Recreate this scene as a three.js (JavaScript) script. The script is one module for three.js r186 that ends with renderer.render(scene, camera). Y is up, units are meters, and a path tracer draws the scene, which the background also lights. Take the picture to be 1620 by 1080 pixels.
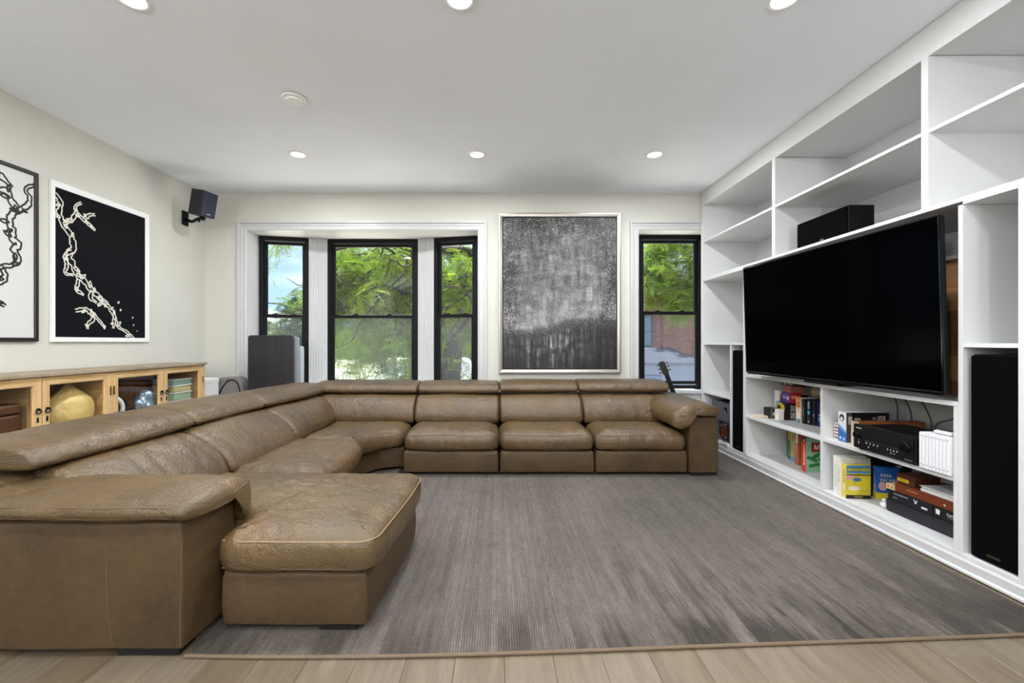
import * as THREE from 'three';
import { RoundedBoxGeometry } from 'three/addons/geometries/RoundedBoxGeometry.js';
import { mergeGeometries } from 'three/addons/utils/BufferGeometryUtils.js';
import { RectAreaLightUniformsLib } from 'three/addons/lights/RectAreaLightUniformsLib.js';
import { ImprovedNoise } from 'three/addons/math/ImprovedNoise.js';

// ---------------------------------------------------------------- camera, sky, sun, exposure
const W = 1620, H = 1080, F = 690, PX = 788, PY = 541, EYE = 1.2;
const scene = new THREE.Scene();
const camera = new THREE.PerspectiveCamera(2 * Math.atan(H / 2 / F) * 180 / Math.PI, W / H, 0.05, 300);
camera.position.set(0, EYE, 0);
camera.setViewOffset(W, H, W / 2 - PX, H / 2 - PY, W, H);      // shifted lens: the verticals stay vertical
const renderer = new THREE.WebGLRenderer({ antialias: true });
renderer.toneMapping = THREE.LinearToneMapping;
renderer.toneMappingExposure = 2.25;
renderer.shadowMap.enabled = true;
RectAreaLightUniformsLib.init();
const LAMP = 330, UPLIGHT = 8, SKY_STRENGTH = 1.1, SUN = 13.5;
const sunDir = new THREE.Vector3(-0.25, 1.0, -0.4).normalize();
// computed summer sky: blue deepening with height, thin bright cloud
{
  const w = 1024, h = 512, d = new Float32Array(w * h * 4), nz = new ImprovedNoise();
  for (let y = 0; y < h; y++) for (let x = 0; x < w; x++) {
    const el = ((y + 0.5) / h - 0.5) * Math.PI, az = ((x + 0.5) / w) * 2 * Math.PI, up = Math.max(0, Math.sin(el)), t = Math.pow(up, 0.55), o = (y * w + x) * 4;
    const cx = Math.cos(az) * Math.cos(el) * 3 , cz = Math.sin(az) * Math.cos(el) * 3, cy = Math.sin(el) * 14;
    let c = 0, a = 0.55; for (let k = 0, f = 1; k < 4; k++, f *= 2, a *= 0.5) c += a * nz.noise(cx * f + 5.2, cy * f + 1.3, cz * f + 7.7);
    const cl = Math.min(1, Math.max(0, (c + 0.08) * 2.4)) * (el > 0 ? 1 : 0) * 0.75;
    const sky = [0.30 - 0.21 * t, 0.43 - 0.23 * t, 0.64 - 0.17 * t], cloud = [0.62, 0.66, 0.72], grd = [0.2, 0.21, 0.19];
    for (let k = 0; k < 3; k++) d[o + k] = el < 0 ? grd[k] : sky[k] * (1 - cl) + cloud[k] * cl;
    d[o + 3] = 1;
  }
  const t = new THREE.DataTexture(d, w, h, THREE.RGBAFormat, THREE.FloatType); t.mapping = THREE.EquirectangularReflectionMapping; t.magFilter = THREE.LinearFilter; t.minFilter = THREE.LinearFilter; t.wrapS = THREE.RepeatWrapping; t.needsUpdate = true;
  scene.background = t; scene.backgroundIntensity = SKY_STRENGTH;
}
const sun = new THREE.DirectionalLight(new THREE.Color(1, 0.95, 0.86), SUN);
sun.name = 'sun'; sun.position.copy(sunDir).multiplyScalar(60); sun.target.position.set(0, 0, -14);
sun.castShadow = true; sun.shadow.mapSize.set(2048, 2048);
Object.assign(sun.shadow.camera, { left: -35, right: 35, top: 35, bottom: -35, near: 1, far: 140 });
scene.add(sun, sun.target);

// ---------------------------------------------------------------- helpers
const V = (x, y, z) => new THREE.Vector3(x, y, z);
const rng = (seed) => () => { seed = (seed + 0x6d2b79f5) | 0; let t = Math.imul(seed ^ (seed >>> 15), 1 | seed); t = (t + Math.imul(t ^ (t >>> 7), 61 | t)) ^ t; return ((t ^ (t >>> 14)) >>> 0) / 4294967296; };
const perlin = new ImprovedNoise(), N3 = (x, y, z) => perlin.noise(x + 100.3, y + 57.1, z + 31.7);
const mix = (a, b, t) => a + (b - a) * t, clamp = (x, a = 0, b = 1) => Math.min(b, Math.max(a, x)), smooth = (a, b, x) => { const t = clamp((x - a) / (b - a)); return t * t * (3 - 2 * t); };
const used = {};
function numbered(name) { const n = used[name] = (used[name] ?? -1) + 1; return n ? `${name}_${String(n).padStart(3, '0')}` : name; }
function tag(o, label, category, group) { if (label) o.userData.label = label; if (category) o.userData.category = category; if (group) o.userData.group = group; return o; }
function shade(m) { m.castShadow = m.receiveShadow = true; return m; }
function part(parent, name, geo, mat, label) { const m = shade(new THREE.Mesh(geo, mat)); m.name = name; if (label) m.userData.label = label; parent.add(m); return m; }
function thing(name, label, category, group, pos) { const o = new THREE.Group(); o.name = numbered(name); scene.add(o); if (pos) o.position.copy(pos); return tag(o, label, category, group); }
function solid(name, geo, mat, label, category, group) { const m = shade(new THREE.Mesh(geo, mat)); m.name = numbered(name); scene.add(m); return tag(m, label, category, group); }
function struct(name, geo, mat, parent) { const m = geo ? shade(new THREE.Mesh(geo, mat)) : new THREE.Group(); m.name = parent ? name : numbered(name); (parent ?? scene).add(m); if (!parent) m.userData.kind = 'structure'; return m; }

// per-triangle box projection in metres
function boxUV(g0, flip = false) {
  const g = g0.index ? g0.toNonIndexed() : g0, p = g.attributes.position, uv = new Float32Array(p.count * 2), a = V(), b = V(), c = V();
  for (let i = 0; i < p.count; i += 3) {
    a.fromBufferAttribute(p, i); b.fromBufferAttribute(p, i + 1); c.fromBufferAttribute(p, i + 2);
    const n = b.clone().sub(a).cross(c.clone().sub(a)), ax = Math.abs(n.x), ay = Math.abs(n.y), az = Math.abs(n.z);
    [a, b, c].forEach((q, k) => {
      let u, v; if (ay >= ax && ay >= az) [u, v] = [q.x, q.z]; else if (ax >= az) [u, v] = [q.z, q.y]; else [u, v] = [q.x, q.y];
      if (flip) [u, v] = [v, u];
      uv[(i + k) * 2] = u; uv[(i + k) * 2 + 1] = v;
    });
  }
  g.setAttribute('uv', new THREE.BufferAttribute(uv, 2));
  return g;
}
// box from corner to corner with softened edges; (x, y, z) in world axes
function box(x0, x1, y0, y1, z0, z1, r = 0.0025, flip = false) {
  const w = Math.abs(x1 - x0), h = Math.abs(y1 - y0), d = Math.abs(z1 - z0);
  const g = new RoundedBoxGeometry(w, h, d, 1, Math.min(r, w / 2.2, h / 2.2, d / 2.2));
  g.translate((x0 + x1) / 2, (y0 + y1) / 2, (z0 + z1) / 2);
  return boxUV(g, flip);
}
// box whose six faces keep their own 0..1 uv and material group: +x -x +y -y +z -z
function printBox(w, h, d, r = 0.0015) { const g = new RoundedBoxGeometry(w, h, d, 1, r); return g; }
function tube(pts, r, radial = 8, seg) { const c = new THREE.CatmullRomCurve3(pts); return new THREE.TubeGeometry(c, seg ?? Math.max(6, pts.length * 5), r, radial, false); }
function cyl(r0, r1, h, seg = 24) { return new THREE.CylinderGeometry(r0, r1, h, seg); }
function lathe(pts, seg = 32) { return new THREE.LatheGeometry(pts.map(([x, y]) => new THREE.Vector2(x, y)), seg); }
function extrude(shape, depth, bevel = 0) { return new THREE.ExtrudeGeometry(shape, { depth, bevelEnabled: bevel > 0, bevelThickness: bevel, bevelSize: bevel, bevelSegments: 2, curveSegments: 10 }); }
function polyShape(pts) { const s = new THREE.Shape(); pts.forEach(([x, y], i) => (i ? s.lineTo(x, y) : s.moveTo(x, y))); s.closePath(); return s; }
function roundRect(x0, y0, x1, y1, r) { const s = new THREE.Shape(); s.moveTo(x0 + r, y0); s.lineTo(x1 - r, y0); s.quadraticCurveTo(x1, y0, x1, y0 + r); s.lineTo(x1, y1 - r); s.quadraticCurveTo(x1, y1, x1 - r, y1); s.lineTo(x0 + r, y1); s.quadraticCurveTo(x0, y1, x0, y1 - r); s.lineTo(x0, y0 + r); s.quadraticCurveTo(x0, y0, x0 + r, y0); return s; }
function hole(x0, y0, x1, y1) { const p = new THREE.Path(); p.moveTo(x0, y0); p.lineTo(x0, y1); p.lineTo(x1, y1); p.lineTo(x1, y0); p.closePath(); return p; }
function merge(list) { return mergeGeometries(list.map((g) => { const n = g.index ? g.toNonIndexed() : g; for (const k of Object.keys(n.attributes)) if (!['position', 'normal', 'uv'].includes(k)) n.deleteAttribute(k); n.morphAttributes = {}; n.clearGroups(); return n; })); }
// a mitred frame round the rectangle (x0,y0)-(x1,y1) in the xy plane; profile: closed [outward, forward] points; open: legs run down to y0 without a bottom member
function mitre(x0, y0, x1, y1, profile, open = false) {
  const corner = (k, u) => [[x0 - u, open ? y0 : y0 - u], [x0 - u, y1 + u], [x1 + u, y1 + u], [x1 + u, open ? y0 : y0 - u]][k % 4];
  const pos = [], uv = [];
  const sides = open ? 3 : 4, n = profile.length;
  let acc = 0; const across = profile.map((p, i) => { const q = profile[(i + n - 1) % n]; if (i) acc += Math.hypot(p[0] - q[0], p[1] - q[1]); return acc; });
  for (let k = 0; k < sides; k++) for (let i = 0; i < n; i++) {
    const j = (i + 1) % n, A = corner(k, profile[i][0]), B = corner(k + 1, profile[i][0]), C = corner(k + 1, profile[j][0]), D = corner(k, profile[j][0]);
    const P = [[...A, profile[i][1]], [...B, profile[i][1]], [...C, profile[j][1]], [...D, profile[j][1]]];
    const along = (q) => (k % 2 ? q[0] : q[1]), vj = j ? across[j] : across[n - 1] + Math.hypot(profile[0][0] - profile[n - 1][0], profile[0][1] - profile[n - 1][1]);
    const T = [[along(P[0]), across[i]], [along(P[1]), across[i]], [along(P[2]), vj], [along(P[3]), vj]];
    for (const m of [0, 1, 2, 0, 2, 3]) { pos.push(...P[m]); uv.push(...T[m]); }
  }
  const g = new THREE.BufferGeometry();
  g.setAttribute('position', new THREE.Float32BufferAttribute(pos, 3)); g.setAttribute('uv', new THREE.Float32BufferAttribute(uv, 2));
  orient(g); g.computeVertexNormals(); return g;
}
function volume(g) { const p = g.attributes.position, ix = g.index; let v = 0; const a = V(), b = V(), c = V(), n = ix ? ix.count : p.count; for (let i = 0; i < n; i += 3) { const [i0, i1, i2] = ix ? [ix.getX(i), ix.getX(i + 1), ix.getX(i + 2)] : [i, i + 1, i + 2]; a.fromBufferAttribute(p, i0); b.fromBufferAttribute(p, i1); c.fromBufferAttribute(p, i2); v += a.dot(b.cross(c)); } return v; }
function orient(g) {
  if (volume(g) >= 0) return g;
  if (g.index) { const a = g.index.array; for (let i = 0; i < a.length; i += 3) [a[i + 1], a[i + 2]] = [a[i + 2], a[i + 1]]; } else for (const k of Object.keys(g.attributes)) { const at = g.attributes[k], s = at.itemSize; for (let i = 0; i < at.count; i += 3) for (let c = 0; c < s; c++) { const x = at.array[(i + 1) * s + c]; at.array[(i + 1) * s + c] = at.array[(i + 2) * s + c]; at.array[(i + 2) * s + c] = x; } }
  return g;
}
function displace(g, fn) {
  g.computeVertexNormals(); const p = g.attributes.position, n = g.attributes.normal, a = V(), b = V();
  for (let i = 0; i < p.count; i++) { a.fromBufferAttribute(p, i); b.fromBufferAttribute(n, i); const d = fn(a, b); p.setXYZ(i, a.x + b.x * d, a.y + b.y * d, a.z + b.z * d); }
  g.computeVertexNormals(); return g;
}
// soft body along a line: closed profile [a, b], stations s0..s1, rounded ends; place(a, b, s) -> Vector3
function loft(profile, s0, s1, place, { r = 0.04, n = 40, m = 64, bulge = 0.012, crown = 0, disp, nose = 0 } = {}) {
  const curve = new THREE.CatmullRomCurve3(profile.map(([a, b]) => V(a, b, 0)), true, 'centripetal'), ring = curve.getSpacedPoints(m).slice(0, m);
  let area = 0; ring.forEach((p, i) => { const q = ring[(i + 1) % m]; area += p.x * q.y - q.x * p.y; });
  const sgn = Math.sign(area), cx = ring.reduce((t, p) => t + p.x, 0) / m, cy = ring.reduce((t, p) => t + p.y, 0) / m;
  const nor = ring.map((p, i) => { const q = ring[(i + 1) % m], o = ring[(i + m - 1) % m], d = q.clone().sub(o).normalize(); return [d.y * sgn, -d.x * sgn]; });
  let acc = 0; const arc = ring.map((p, i) => { if (i) acc += p.distanceTo(ring[i - 1]); return acc; });
  const rows = [];
  if (nose) { for (let k = 0; k <= 14; k++) { const t = k / 14 * Math.PI / 2; rows.push({ s: s0 + nose * (1 - Math.cos(t)) * 1, e: 0, f: Math.max(0.02, Math.pow(Math.sin(t), 0.8)) }); } for (let k = 1; k < n; k++) rows.push({ s: mix(s0 + nose, s1 - nose, k / n), e: 0, f: 1 }); for (let k = 14; k >= 0; k--) { const t = k / 14 * Math.PI / 2; rows.push({ s: s1 - nose * (1 - Math.cos(t)), e: 0, f: Math.max(0.02, Math.pow(Math.sin(t), 0.8)) }); } }
  else {
  for (const f of [0.05, 0.35, 0.7]) rows.push({ s: s0 - bulge * (1 - f * f), e: r, f });
  for (let k = 0; k <= 6; k++) { const t = k / 6 * Math.PI / 2; rows.push({ s: s0 + r * (1 - Math.cos(t)) , e: r * (1 - Math.sin(t)), f: 1 }); }
  for (let k = 1; k < n; k++) rows.push({ s: mix(s0 + r, s1 - r, k / n), e: 0, f: 1 });
  for (let k = 6; k >= 0; k--) { const t = k / 6 * Math.PI / 2; rows.push({ s: s1 - r * (1 - Math.cos(t)), e: r * (1 - Math.sin(t)), f: 1 }); }
  for (const f of [0.7, 0.35, 0.05]) rows.push({ s: s1 + bulge * (1 - f * f), e: r, f });
  }
  const pos = [], uv = [], idx = [];
  for (const { s, e, f } of rows) {
    const t = clamp((s - s0) / (s1 - s0)), c = crown * (1 - (2 * t - 1) ** 2);
    for (let i = 0; i <= m; i++) {
      const k = i % m, p = ring[k], x = p.x - nor[k][0] * (e - c), y = p.y - nor[k][1] * (e - c);
      pos.push(...place(cx + (x - cx) * f, cy + (y - cy) * f, s).toArray()); uv.push(s, i < m ? arc[k] : acc + ring[0].distanceTo(ring[m - 1]));
    }
  }
  for (let j = 0; j + 1 < rows.length; j++) for (let i = 0; i < m; i++) { const a = j * (m + 1) + i, b = a + m + 1; idx.push(a, b, a + 1, b, b + 1, a + 1); }
  const g = new THREE.BufferGeometry(); g.setIndex(idx);
  g.setAttribute('position', new THREE.Float32BufferAttribute(pos, 3)); g.setAttribute('uv', new THREE.Float32BufferAttribute(uv, 2));
  orient(g); if (disp) displace(g, disp); g.computeVertexNormals();
  // close the shading seam along the profile's first point
  const nn = g.attributes.normal; for (let j = 0; j < rows.length; j++) { const a = j * (m + 1), b = a + m, x = nn.getX(a) + nn.getX(b), y = nn.getY(a) + nn.getY(b), z = nn.getZ(a) + nn.getZ(b), l = Math.hypot(x, y, z) || 1; nn.setXYZ(a, x / l, y / l, z / l); nn.setXYZ(b, x / l, y / l, z / l); }
  return g;
}
// outline with rounded corners: [x, z, radius]
function rounded(pts, step = 0.016) {
  const out = [], n = pts.length;
  for (let i = 0; i < n; i++) {
    const [x, z, r = 0.03] = pts[i], [px, pz] = pts[(i + n - 1) % n], [qx, qz] = pts[(i + 1) % n];
    const la = Math.hypot(px - x, pz - z), lb = Math.hypot(qx - x, qz - z), rr = Math.min(r, la * 0.45, lb * 0.45);
    const A = new THREE.Vector2(x + (px - x) / la * rr, z + (pz - z) / la * rr), B = new THREE.Vector2(x + (qx - x) / lb * rr, z + (qz - z) / lb * rr);
    const c = new THREE.QuadraticBezierCurve(A, new THREE.Vector2(x, z), B), k = Math.max(3, Math.ceil(rr * 1.6 / step));
    for (let j = 0; j <= k; j++) out.push(c.getPoint(j / k));
    const nx = pts[(i + 1) % n], nr = Math.min(nx[2] ?? 0.03, lb * 0.45), d = lb - rr - nr, kk = Math.floor(d / step);
    for (let j = 1; j < kk; j++) out.push(new THREE.Vector2(x + (qx - x) / lb * (rr + d * j / kk), z + (qz - z) / lb * (rr + d * j / kk)));
  }
  return out.filter((p, i) => p.distanceTo(out[(i + out.length - 1) % out.length]) > 1e-4);
}
// upholstered pad: outline in plan (x, depth), edge profile [inset, y] from bottom to top, then a filled top with crown; z = -depth
function pad(outline, edge, centre, { crown = 0.015, rings = 22, disp, topY } = {}) {
  const n = outline.length; let area = 0; outline.forEach((p, i) => { const q = outline[(i + 1) % n]; area += p.x * q.y - q.x * p.y; });
  const sg = Math.sign(area), nor = outline.map((p, i) => { const q = outline[(i + 1) % n], o = outline[(i + n - 1) % n], d = q.clone().sub(o).normalize(); return new THREE.Vector2(d.y * sg, -d.x * sg); });
  const pos = [], uv = [], idx = [], dir = []; let arc = 0;
  const last = edge[edge.length - 1], C0 = new THREE.Vector2(centre[0], centre[1]), C1 = new THREE.Vector2(centre[2] ?? centre[0], centre[3] ?? centre[1]), near = (p) => { const d = C1.clone().sub(C0), l = d.lengthSq(); return C0.clone().addScaledVector(d, l ? clamp(p.clone().sub(C0).dot(d) / l) : 0); };
  const row = (fn) => { for (let i = 0; i <= n; i++) fn(i % n); };
  row((i) => { const p = outline[i].clone().addScaledVector(nor[i], -edge[0][0]) ; p.lerp(near(p), 0.98); pos.push(p.x, edge[0][1], -p.y); uv.push(p.x, p.y); dir.push(0, -1, 0); });
  const full = edge.reduce((t, e, k) => t + (k ? Math.hypot(e[0] - edge[k - 1][0], e[1] - edge[k - 1][1]) : 0), 0);
  edge.forEach((e, k) => { if (k) arc += Math.hypot(e[0] - edge[k - 1][0], e[1] - edge[k - 1][1]); row((i) => { const p = outline[i].clone().addScaledVector(nor[i], -e[0]), q = outline[i].clone().addScaledVector(nor[i], -last[0] + (full - arc)); pos.push(p.x, e[1] + (topY && k > edge.length / 2 ? topY(p.x, p.y) * (k / edge.length) : 0), -p.y); uv.push(q.x, q.y); const e0 = edge[Math.max(0, k - 1)], e1 = edge[Math.min(edge.length - 1, k + 1)], ty = e1[1] - e0[1], tx = e1[0] - e0[0], tl = Math.hypot(tx, ty) || 1; dir.push(nor[i].x * ty / tl, tx / tl, -nor[i].y * ty / tl); }); });
  for (let k = 1; k <= rings; k++) { const f = 1 - k / rings; row((i) => { const p = outline[i].clone().addScaledVector(nor[i], -last[0]); p.lerp(near(p), 1 - f); let dd = 9; for (let j = 0; j < n; j += 2) { const ax = outline[j].x - p.x, ay = outline[j].y - p.y, l = ax * ax + ay * ay; if (l < dd) dd = l; } dd = Math.max(0, Math.sqrt(dd) - last[0]); dir.push(0, 1, 0); pos.push(p.x, last[1] + crown * (1 - Math.exp(-dd / 0.11)) + (topY ? topY(p.x, p.y) : 0), -p.y); uv.push(p.x, p.y); }); }
  const R = edge.length + rings + 1;
  for (let j = 0; j + 1 < R; j++) for (let i = 0; i < n; i++) { const a = j * (n + 1) + i, b = a + n + 1; idx.push(a, b, a + 1, b, b + 1, a + 1); }
  const g = new THREE.BufferGeometry(); g.setIndex(idx);
  g.setAttribute('position', new THREE.Float32BufferAttribute(pos, 3)); g.setAttribute('uv', new THREE.Float32BufferAttribute(uv, 2));
  orient(g); if (disp) { const at = g.attributes.position, a = V(), b = V(); for (let i = 0; i < at.count; i++) { a.fromBufferAttribute(at, i); b.set(dir[i * 3], dir[i * 3 + 1], dir[i * 3 + 2]); const d = disp(a, b); at.setXYZ(i, a.x + b.x * d, a.y + b.y * d, a.z + b.z * d); } } g.computeVertexNormals();
  const nn = g.attributes.normal; for (let j = 0; j < R; j++) { const a = j * (n + 1), b = a + n, x = nn.getX(a) + nn.getX(b), y = nn.getY(a) + nn.getY(b), z = nn.getZ(a) + nn.getZ(b), l = Math.hypot(x, y, z) || 1; nn.setXYZ(a, x / l, y / l, z / l); nn.setXYZ(b, x / l, y / l, z / l); }
  return g;
}
// lays a line of points on a mesh: each point is moved along dir to where it meets the surface
function onSurface(mesh, pts, dir, lift = 0.0008) {
  mesh.updateWorldMatrix(true, false); const rc = new THREE.Raycaster(), sd = mesh.material.side; mesh.material.side = THREE.DoubleSide; const out = [];
  for (const p of pts) { rc.set(p.clone().addScaledVector(dir, -0.25), dir); const h = rc.intersectObject(mesh, false)[0]; if (h) out.push(h.point.addScaledVector(dir, -lift)); }
  mesh.material.side = sd; return out;
}
// the line of a seam along part of an outline
function seamLine(outline, from, to, inset, y) {
  const n = outline.length; let area = 0; outline.forEach((p, i) => { const q = outline[(i + 1) % n]; area += p.x * q.y - q.x * p.y; }); const sg = Math.sign(area), pts = [];
  for (let k = from; k <= to; k++) { const i = ((k % n) + n) % n, p = outline[i], q = outline[(i + 1) % n], o = outline[(i + n - 1) % n], d = q.clone().sub(o).normalize(); pts.push(V(p.x - d.y * sg * inset, typeof y === 'function' ? y(p.x, p.y) : y, -(p.y + d.x * sg * inset))); }
  return pts;
}

// ---------------------------------------------------------------- textures
const hash = (x, y, s) => { let h = Math.imul(x, 374761393) ^ Math.imul(y, 668265263) ^ Math.imul(s, 1274126177); h = Math.imul(h ^ (h >>> 13), 1274126177); return ((h ^ (h >>> 16)) >>> 0) / 4294967296; };
function pnoise(u, v, px, py, s = 0) {              // value noise that repeats after px, py cells
  const x = u * px, y = v * py, ix = Math.floor(x), iy = Math.floor(y), fx = x - ix, fy = y - iy, sx = fx * fx * (3 - 2 * fx), sy = fy * fy * (3 - 2 * fy), w = (a, b) => ((a % b) + b) % b;
  const h = (i, j) => hash(w(ix + i, px), w(iy + j, py), s);
  return mix(mix(h(0, 0), h(1, 0), sx), mix(h(0, 1), h(1, 1), sx), sy);
}
function fbm(u, v, px, py, oct, s = 0) { let t = 0, a = 0.5, n = 0; for (let o = 0; o < oct; o++) { t += a * pnoise(u, v, px << o, py << o, s + o * 17); n += a; a *= 0.5; } return t / n; }
const toByte = (x) => Math.round(clamp(x) * 255);
function bake(w, h, fn, { srgb = true, repeat = [1, 1] } = {}) {
  const d = new Uint8Array(w * h * 4);
  for (let y = 0; y < h; y++) for (let x = 0; x < w; x++) { const c = fn((x + 0.5) / w, (y + 0.5) / h), o = (y * w + x) * 4; if (typeof c === 'number') d[o] = d[o + 1] = d[o + 2] = toByte(c); else for (let k = 0; k < 3; k++) d[o + k] = toByte(c[k]); d[o + 3] = 255; }
  const t = new THREE.DataTexture(d, w, h); t.wrapS = t.wrapT = THREE.RepeatWrapping; t.magFilter = THREE.LinearFilter; t.minFilter = THREE.LinearMipmapLinearFilter; t.generateMipmaps = true; t.repeat.set(...repeat);
  if (srgb) t.colorSpace = THREE.SRGBColorSpace; t.needsUpdate = true; return t;
}
function paint(w, h, draw) { const c = document.createElement('canvas'); c.width = w; c.height = h; const x = c.getContext('2d'); draw(x, w, h); const t = new THREE.CanvasTexture(c); t.colorSpace = THREE.SRGBColorSpace; return t; }
const std = (color, o = {}) => new THREE.MeshStandardMaterial({ color: new THREE.Color(color), roughness: 0.6, ...o });
const lin = (r, g, b, o = {}) => new THREE.MeshStandardMaterial({ color: new THREE.Color().setRGB(r, g, b), roughness: 0.6, ...o });

// ---------------------------------------------------------------- materials
const rollerBump = bake(256, 256, (u, v) => 0.6 * fbm(u, v, 40, 40, 2, 3) + 0.4 * fbm(u, v, 6, 6, 2, 5), { srgb: false, repeat: [2.2, 2.2] });
const paintMap = bake(256, 256, (u, v) => { const k = 0.985 + 0.03 * (fbm(u, v, 5, 5, 4, 9) - 0.5); return [k, k, k]; }, { repeat: [0.5, 0.5] });
const M = {
  wall: std('#d0cec5', { roughness: 0.75, map: paintMap, bumpMap: rollerBump, bumpScale: 0.0006 }),
  ceiling: std('#f2f6fd', { roughness: 0.85, map: paintMap, bumpMap: rollerBump, bumpScale: 0.0005 }),
  trim: std('#c6c6c6', { roughness: 0.38 }),
  shelf: std('#d8d8d8', { roughness: 0.42, map: paintMap }),
  blackFrame: new THREE.MeshPhysicalMaterial({ color: new THREE.Color('#0d0e11'), roughness: 0.55, specularIntensity: 0.35 }),
  blackPlastic: new THREE.MeshPhysicalMaterial({ color: new THREE.Color('#08080a'), roughness: 0.5, specularIntensity: 0.35 }),
  blackGloss: std('#050506', { roughness: 0.12 }),
  screen: new THREE.MeshPhysicalMaterial({ color: new THREE.Color('#010102'), roughness: 0.12, specularIntensity: 0.03 }),
  grille: new THREE.MeshPhysicalMaterial({ color: new THREE.Color('#050506'), roughness: 1, specularIntensity: 0.12 }),
  darkMetal: std('#1b1c1f', { roughness: 0.4, metalness: 0.6 }),
  steel: std('#b9b7b3', { roughness: 0.28, metalness: 1 }),
  brass: std('#7b6a4a', { roughness: 0.35, metalness: 0.9 }),
  glass: new THREE.MeshPhysicalMaterial({ color: new THREE.Color(0.96, 0.98, 0.97), roughness: 0, transmission: 1, thickness: 0, ior: 1.5 }),
  screenMesh: new THREE.MeshStandardMaterial({ color: new THREE.Color(0.42, 0.46, 0.52), roughness: 0.9, transparent: true, opacity: 0.17 }),
  white: std('#eeeeec', { roughness: 0.45 }),
  offWhite: std('#e2dccb', { roughness: 0.6 }),
  foot: std('#0d0c0b', { roughness: 0.6 }),
  cable: std('#4b4d50', { roughness: 0.6 }),
  cableBlue: std('#4d5e86', { roughness: 0.5 }),
};

// leather: mottled tan colour, fine grain and creases as relief
const leatherMap = bake(1024, 1024, (u, v) => {
  const a = fbm(u, v, 4, 4, 5, 11), b = fbm(u, v, 18, 18, 3, 23), w = fbm(u, v, 90, 90, 2, 31), k = 0.86 + 0.26 * (a - 0.5) + 0.16 * (b - 0.5) + 0.07 * (w - 0.5);
  const warm = 0.03 * (fbm(u, v, 7, 7, 3, 41) - 0.5);
  return [0.418 * k + warm, 0.33 * k, 0.214 * k - warm];
}, { repeat: [0.8, 0.8] });
const leatherBump = bake(1024, 1024, (u, v) => {
  const wx = 0.06 * (fbm(u, v, 5, 5, 3, 51) - 0.5), wy = 0.06 * (fbm(u, v, 5, 5, 3, 61) - 0.5);
  const ridge = (n) => Math.pow(1 - Math.abs(2 * n - 1), 5);
  const c = ridge(fbm(u + wx, v + wy, 9, 14, 2, 71)) * 0.5 + ridge(fbm(u - wy, v + wx, 22, 26, 2, 81)) * 0.28;
  return 0.55 - 0.42 * c + 0.28 * (fbm(u, v, 160, 160, 2, 91) - 0.5);
}, { srgb: false, repeat: [1.1, 1.1] });
M.leather = new THREE.MeshPhysicalMaterial({ map: leatherMap, bumpMap: leatherBump, bumpScale: 0.0075, roughness: 0.37, specularIntensity: 1 });
const leatherPanelMap = bake(1024, 1024, (u, v) => {
  const a = fbm(u, v, 5, 5, 5, 15), st = smooth(0.42, 0.62, fbm(u, v, 8, 6, 4, 27)), w = fbm(u, v, 60, 60, 3, 35), k = 0.79 + 0.26 * (a - 0.5) - 0.06 * st + 0.14 * (w - 0.5);
  return [0.385 * k, 0.3 * k, 0.197 * k];
}, { repeat: [0.8, 0.8] });
M.leatherSmooth = new THREE.MeshPhysicalMaterial({ map: leatherPanelMap, bumpMap: leatherBump, bumpScale: 0.0018, roughness: 0.5, specularIntensity: 0.6 });
M.seam = std('#5b4836', { roughness: 0.6 });
M.piping = std('#8f7658', { roughness: 0.5 });

// woods
const woodTex = (c0, c1, s, rings, knots = 0) => bake(1024, 256, (u, v) => {
  const wob = 0.1 * (fbm(u, v, 3, 3, 3, s) - 0.5) + 0.03 * (fbm(u, v, 9, 5, 3, s + 5) - 0.5), g = fbm(u, v + wob, 5, rings, 3, s + 9), fine = fbm(u, v, 24, 130, 2, s + 21);
  let t = clamp(0.5 + 1.1 * (g - 0.5) + 0.45 * (fine - 0.5));
  if (knots) { const k = fbm(u, v, 7, 5, 2, s + 33); t = clamp(t + knots * smooth(0.76, 0.86, k)); }
  return [0, 1, 2].map((i) => mix(c0[i], c1[i], t));
});
const oakA = woodTex([0.725, 0.665, 0.585], [0.565, 0.5, 0.42], 101, 14), oakB = woodTex([0.69, 0.625, 0.54], [0.535, 0.465, 0.38], 141, 10);
M.oak = ['#b6b6b3', '#b5b4b0', '#b3b1ab', '#b2afa7'].map((c, i) => std(c, { map: i % 2 ? oakB : oakA, roughness: 0.42 }));
for (const m of M.oak) { m.map = m.map.clone(); m.map.repeat.set(0.7, 2.6); m.map.needsUpdate = true; }
M.subfloor = std('#8b7d69', { roughness: 0.8 });
const pineTex = woodTex([0.9, 0.77, 0.57], [0.78, 0.61, 0.4], 171, 16, 0.7);
pineTex.repeat.set(1, 3);
M.pine = std('#ffffff', { map: pineTex, roughness: 0.5 });
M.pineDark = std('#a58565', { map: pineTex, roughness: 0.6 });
M.greyTop = std('#f6f3ee', { map: oakA, roughness: 0.55 });
M.walnut = std('#6a3f22', { map: pineTex, roughness: 0.45 });

// ---------------------------------------------------------------- the room
const XL = -3.51, XR = 3.07, ZB = -5.23, ZF = 4.4, CEIL = 2.984, T = 0.22;
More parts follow.
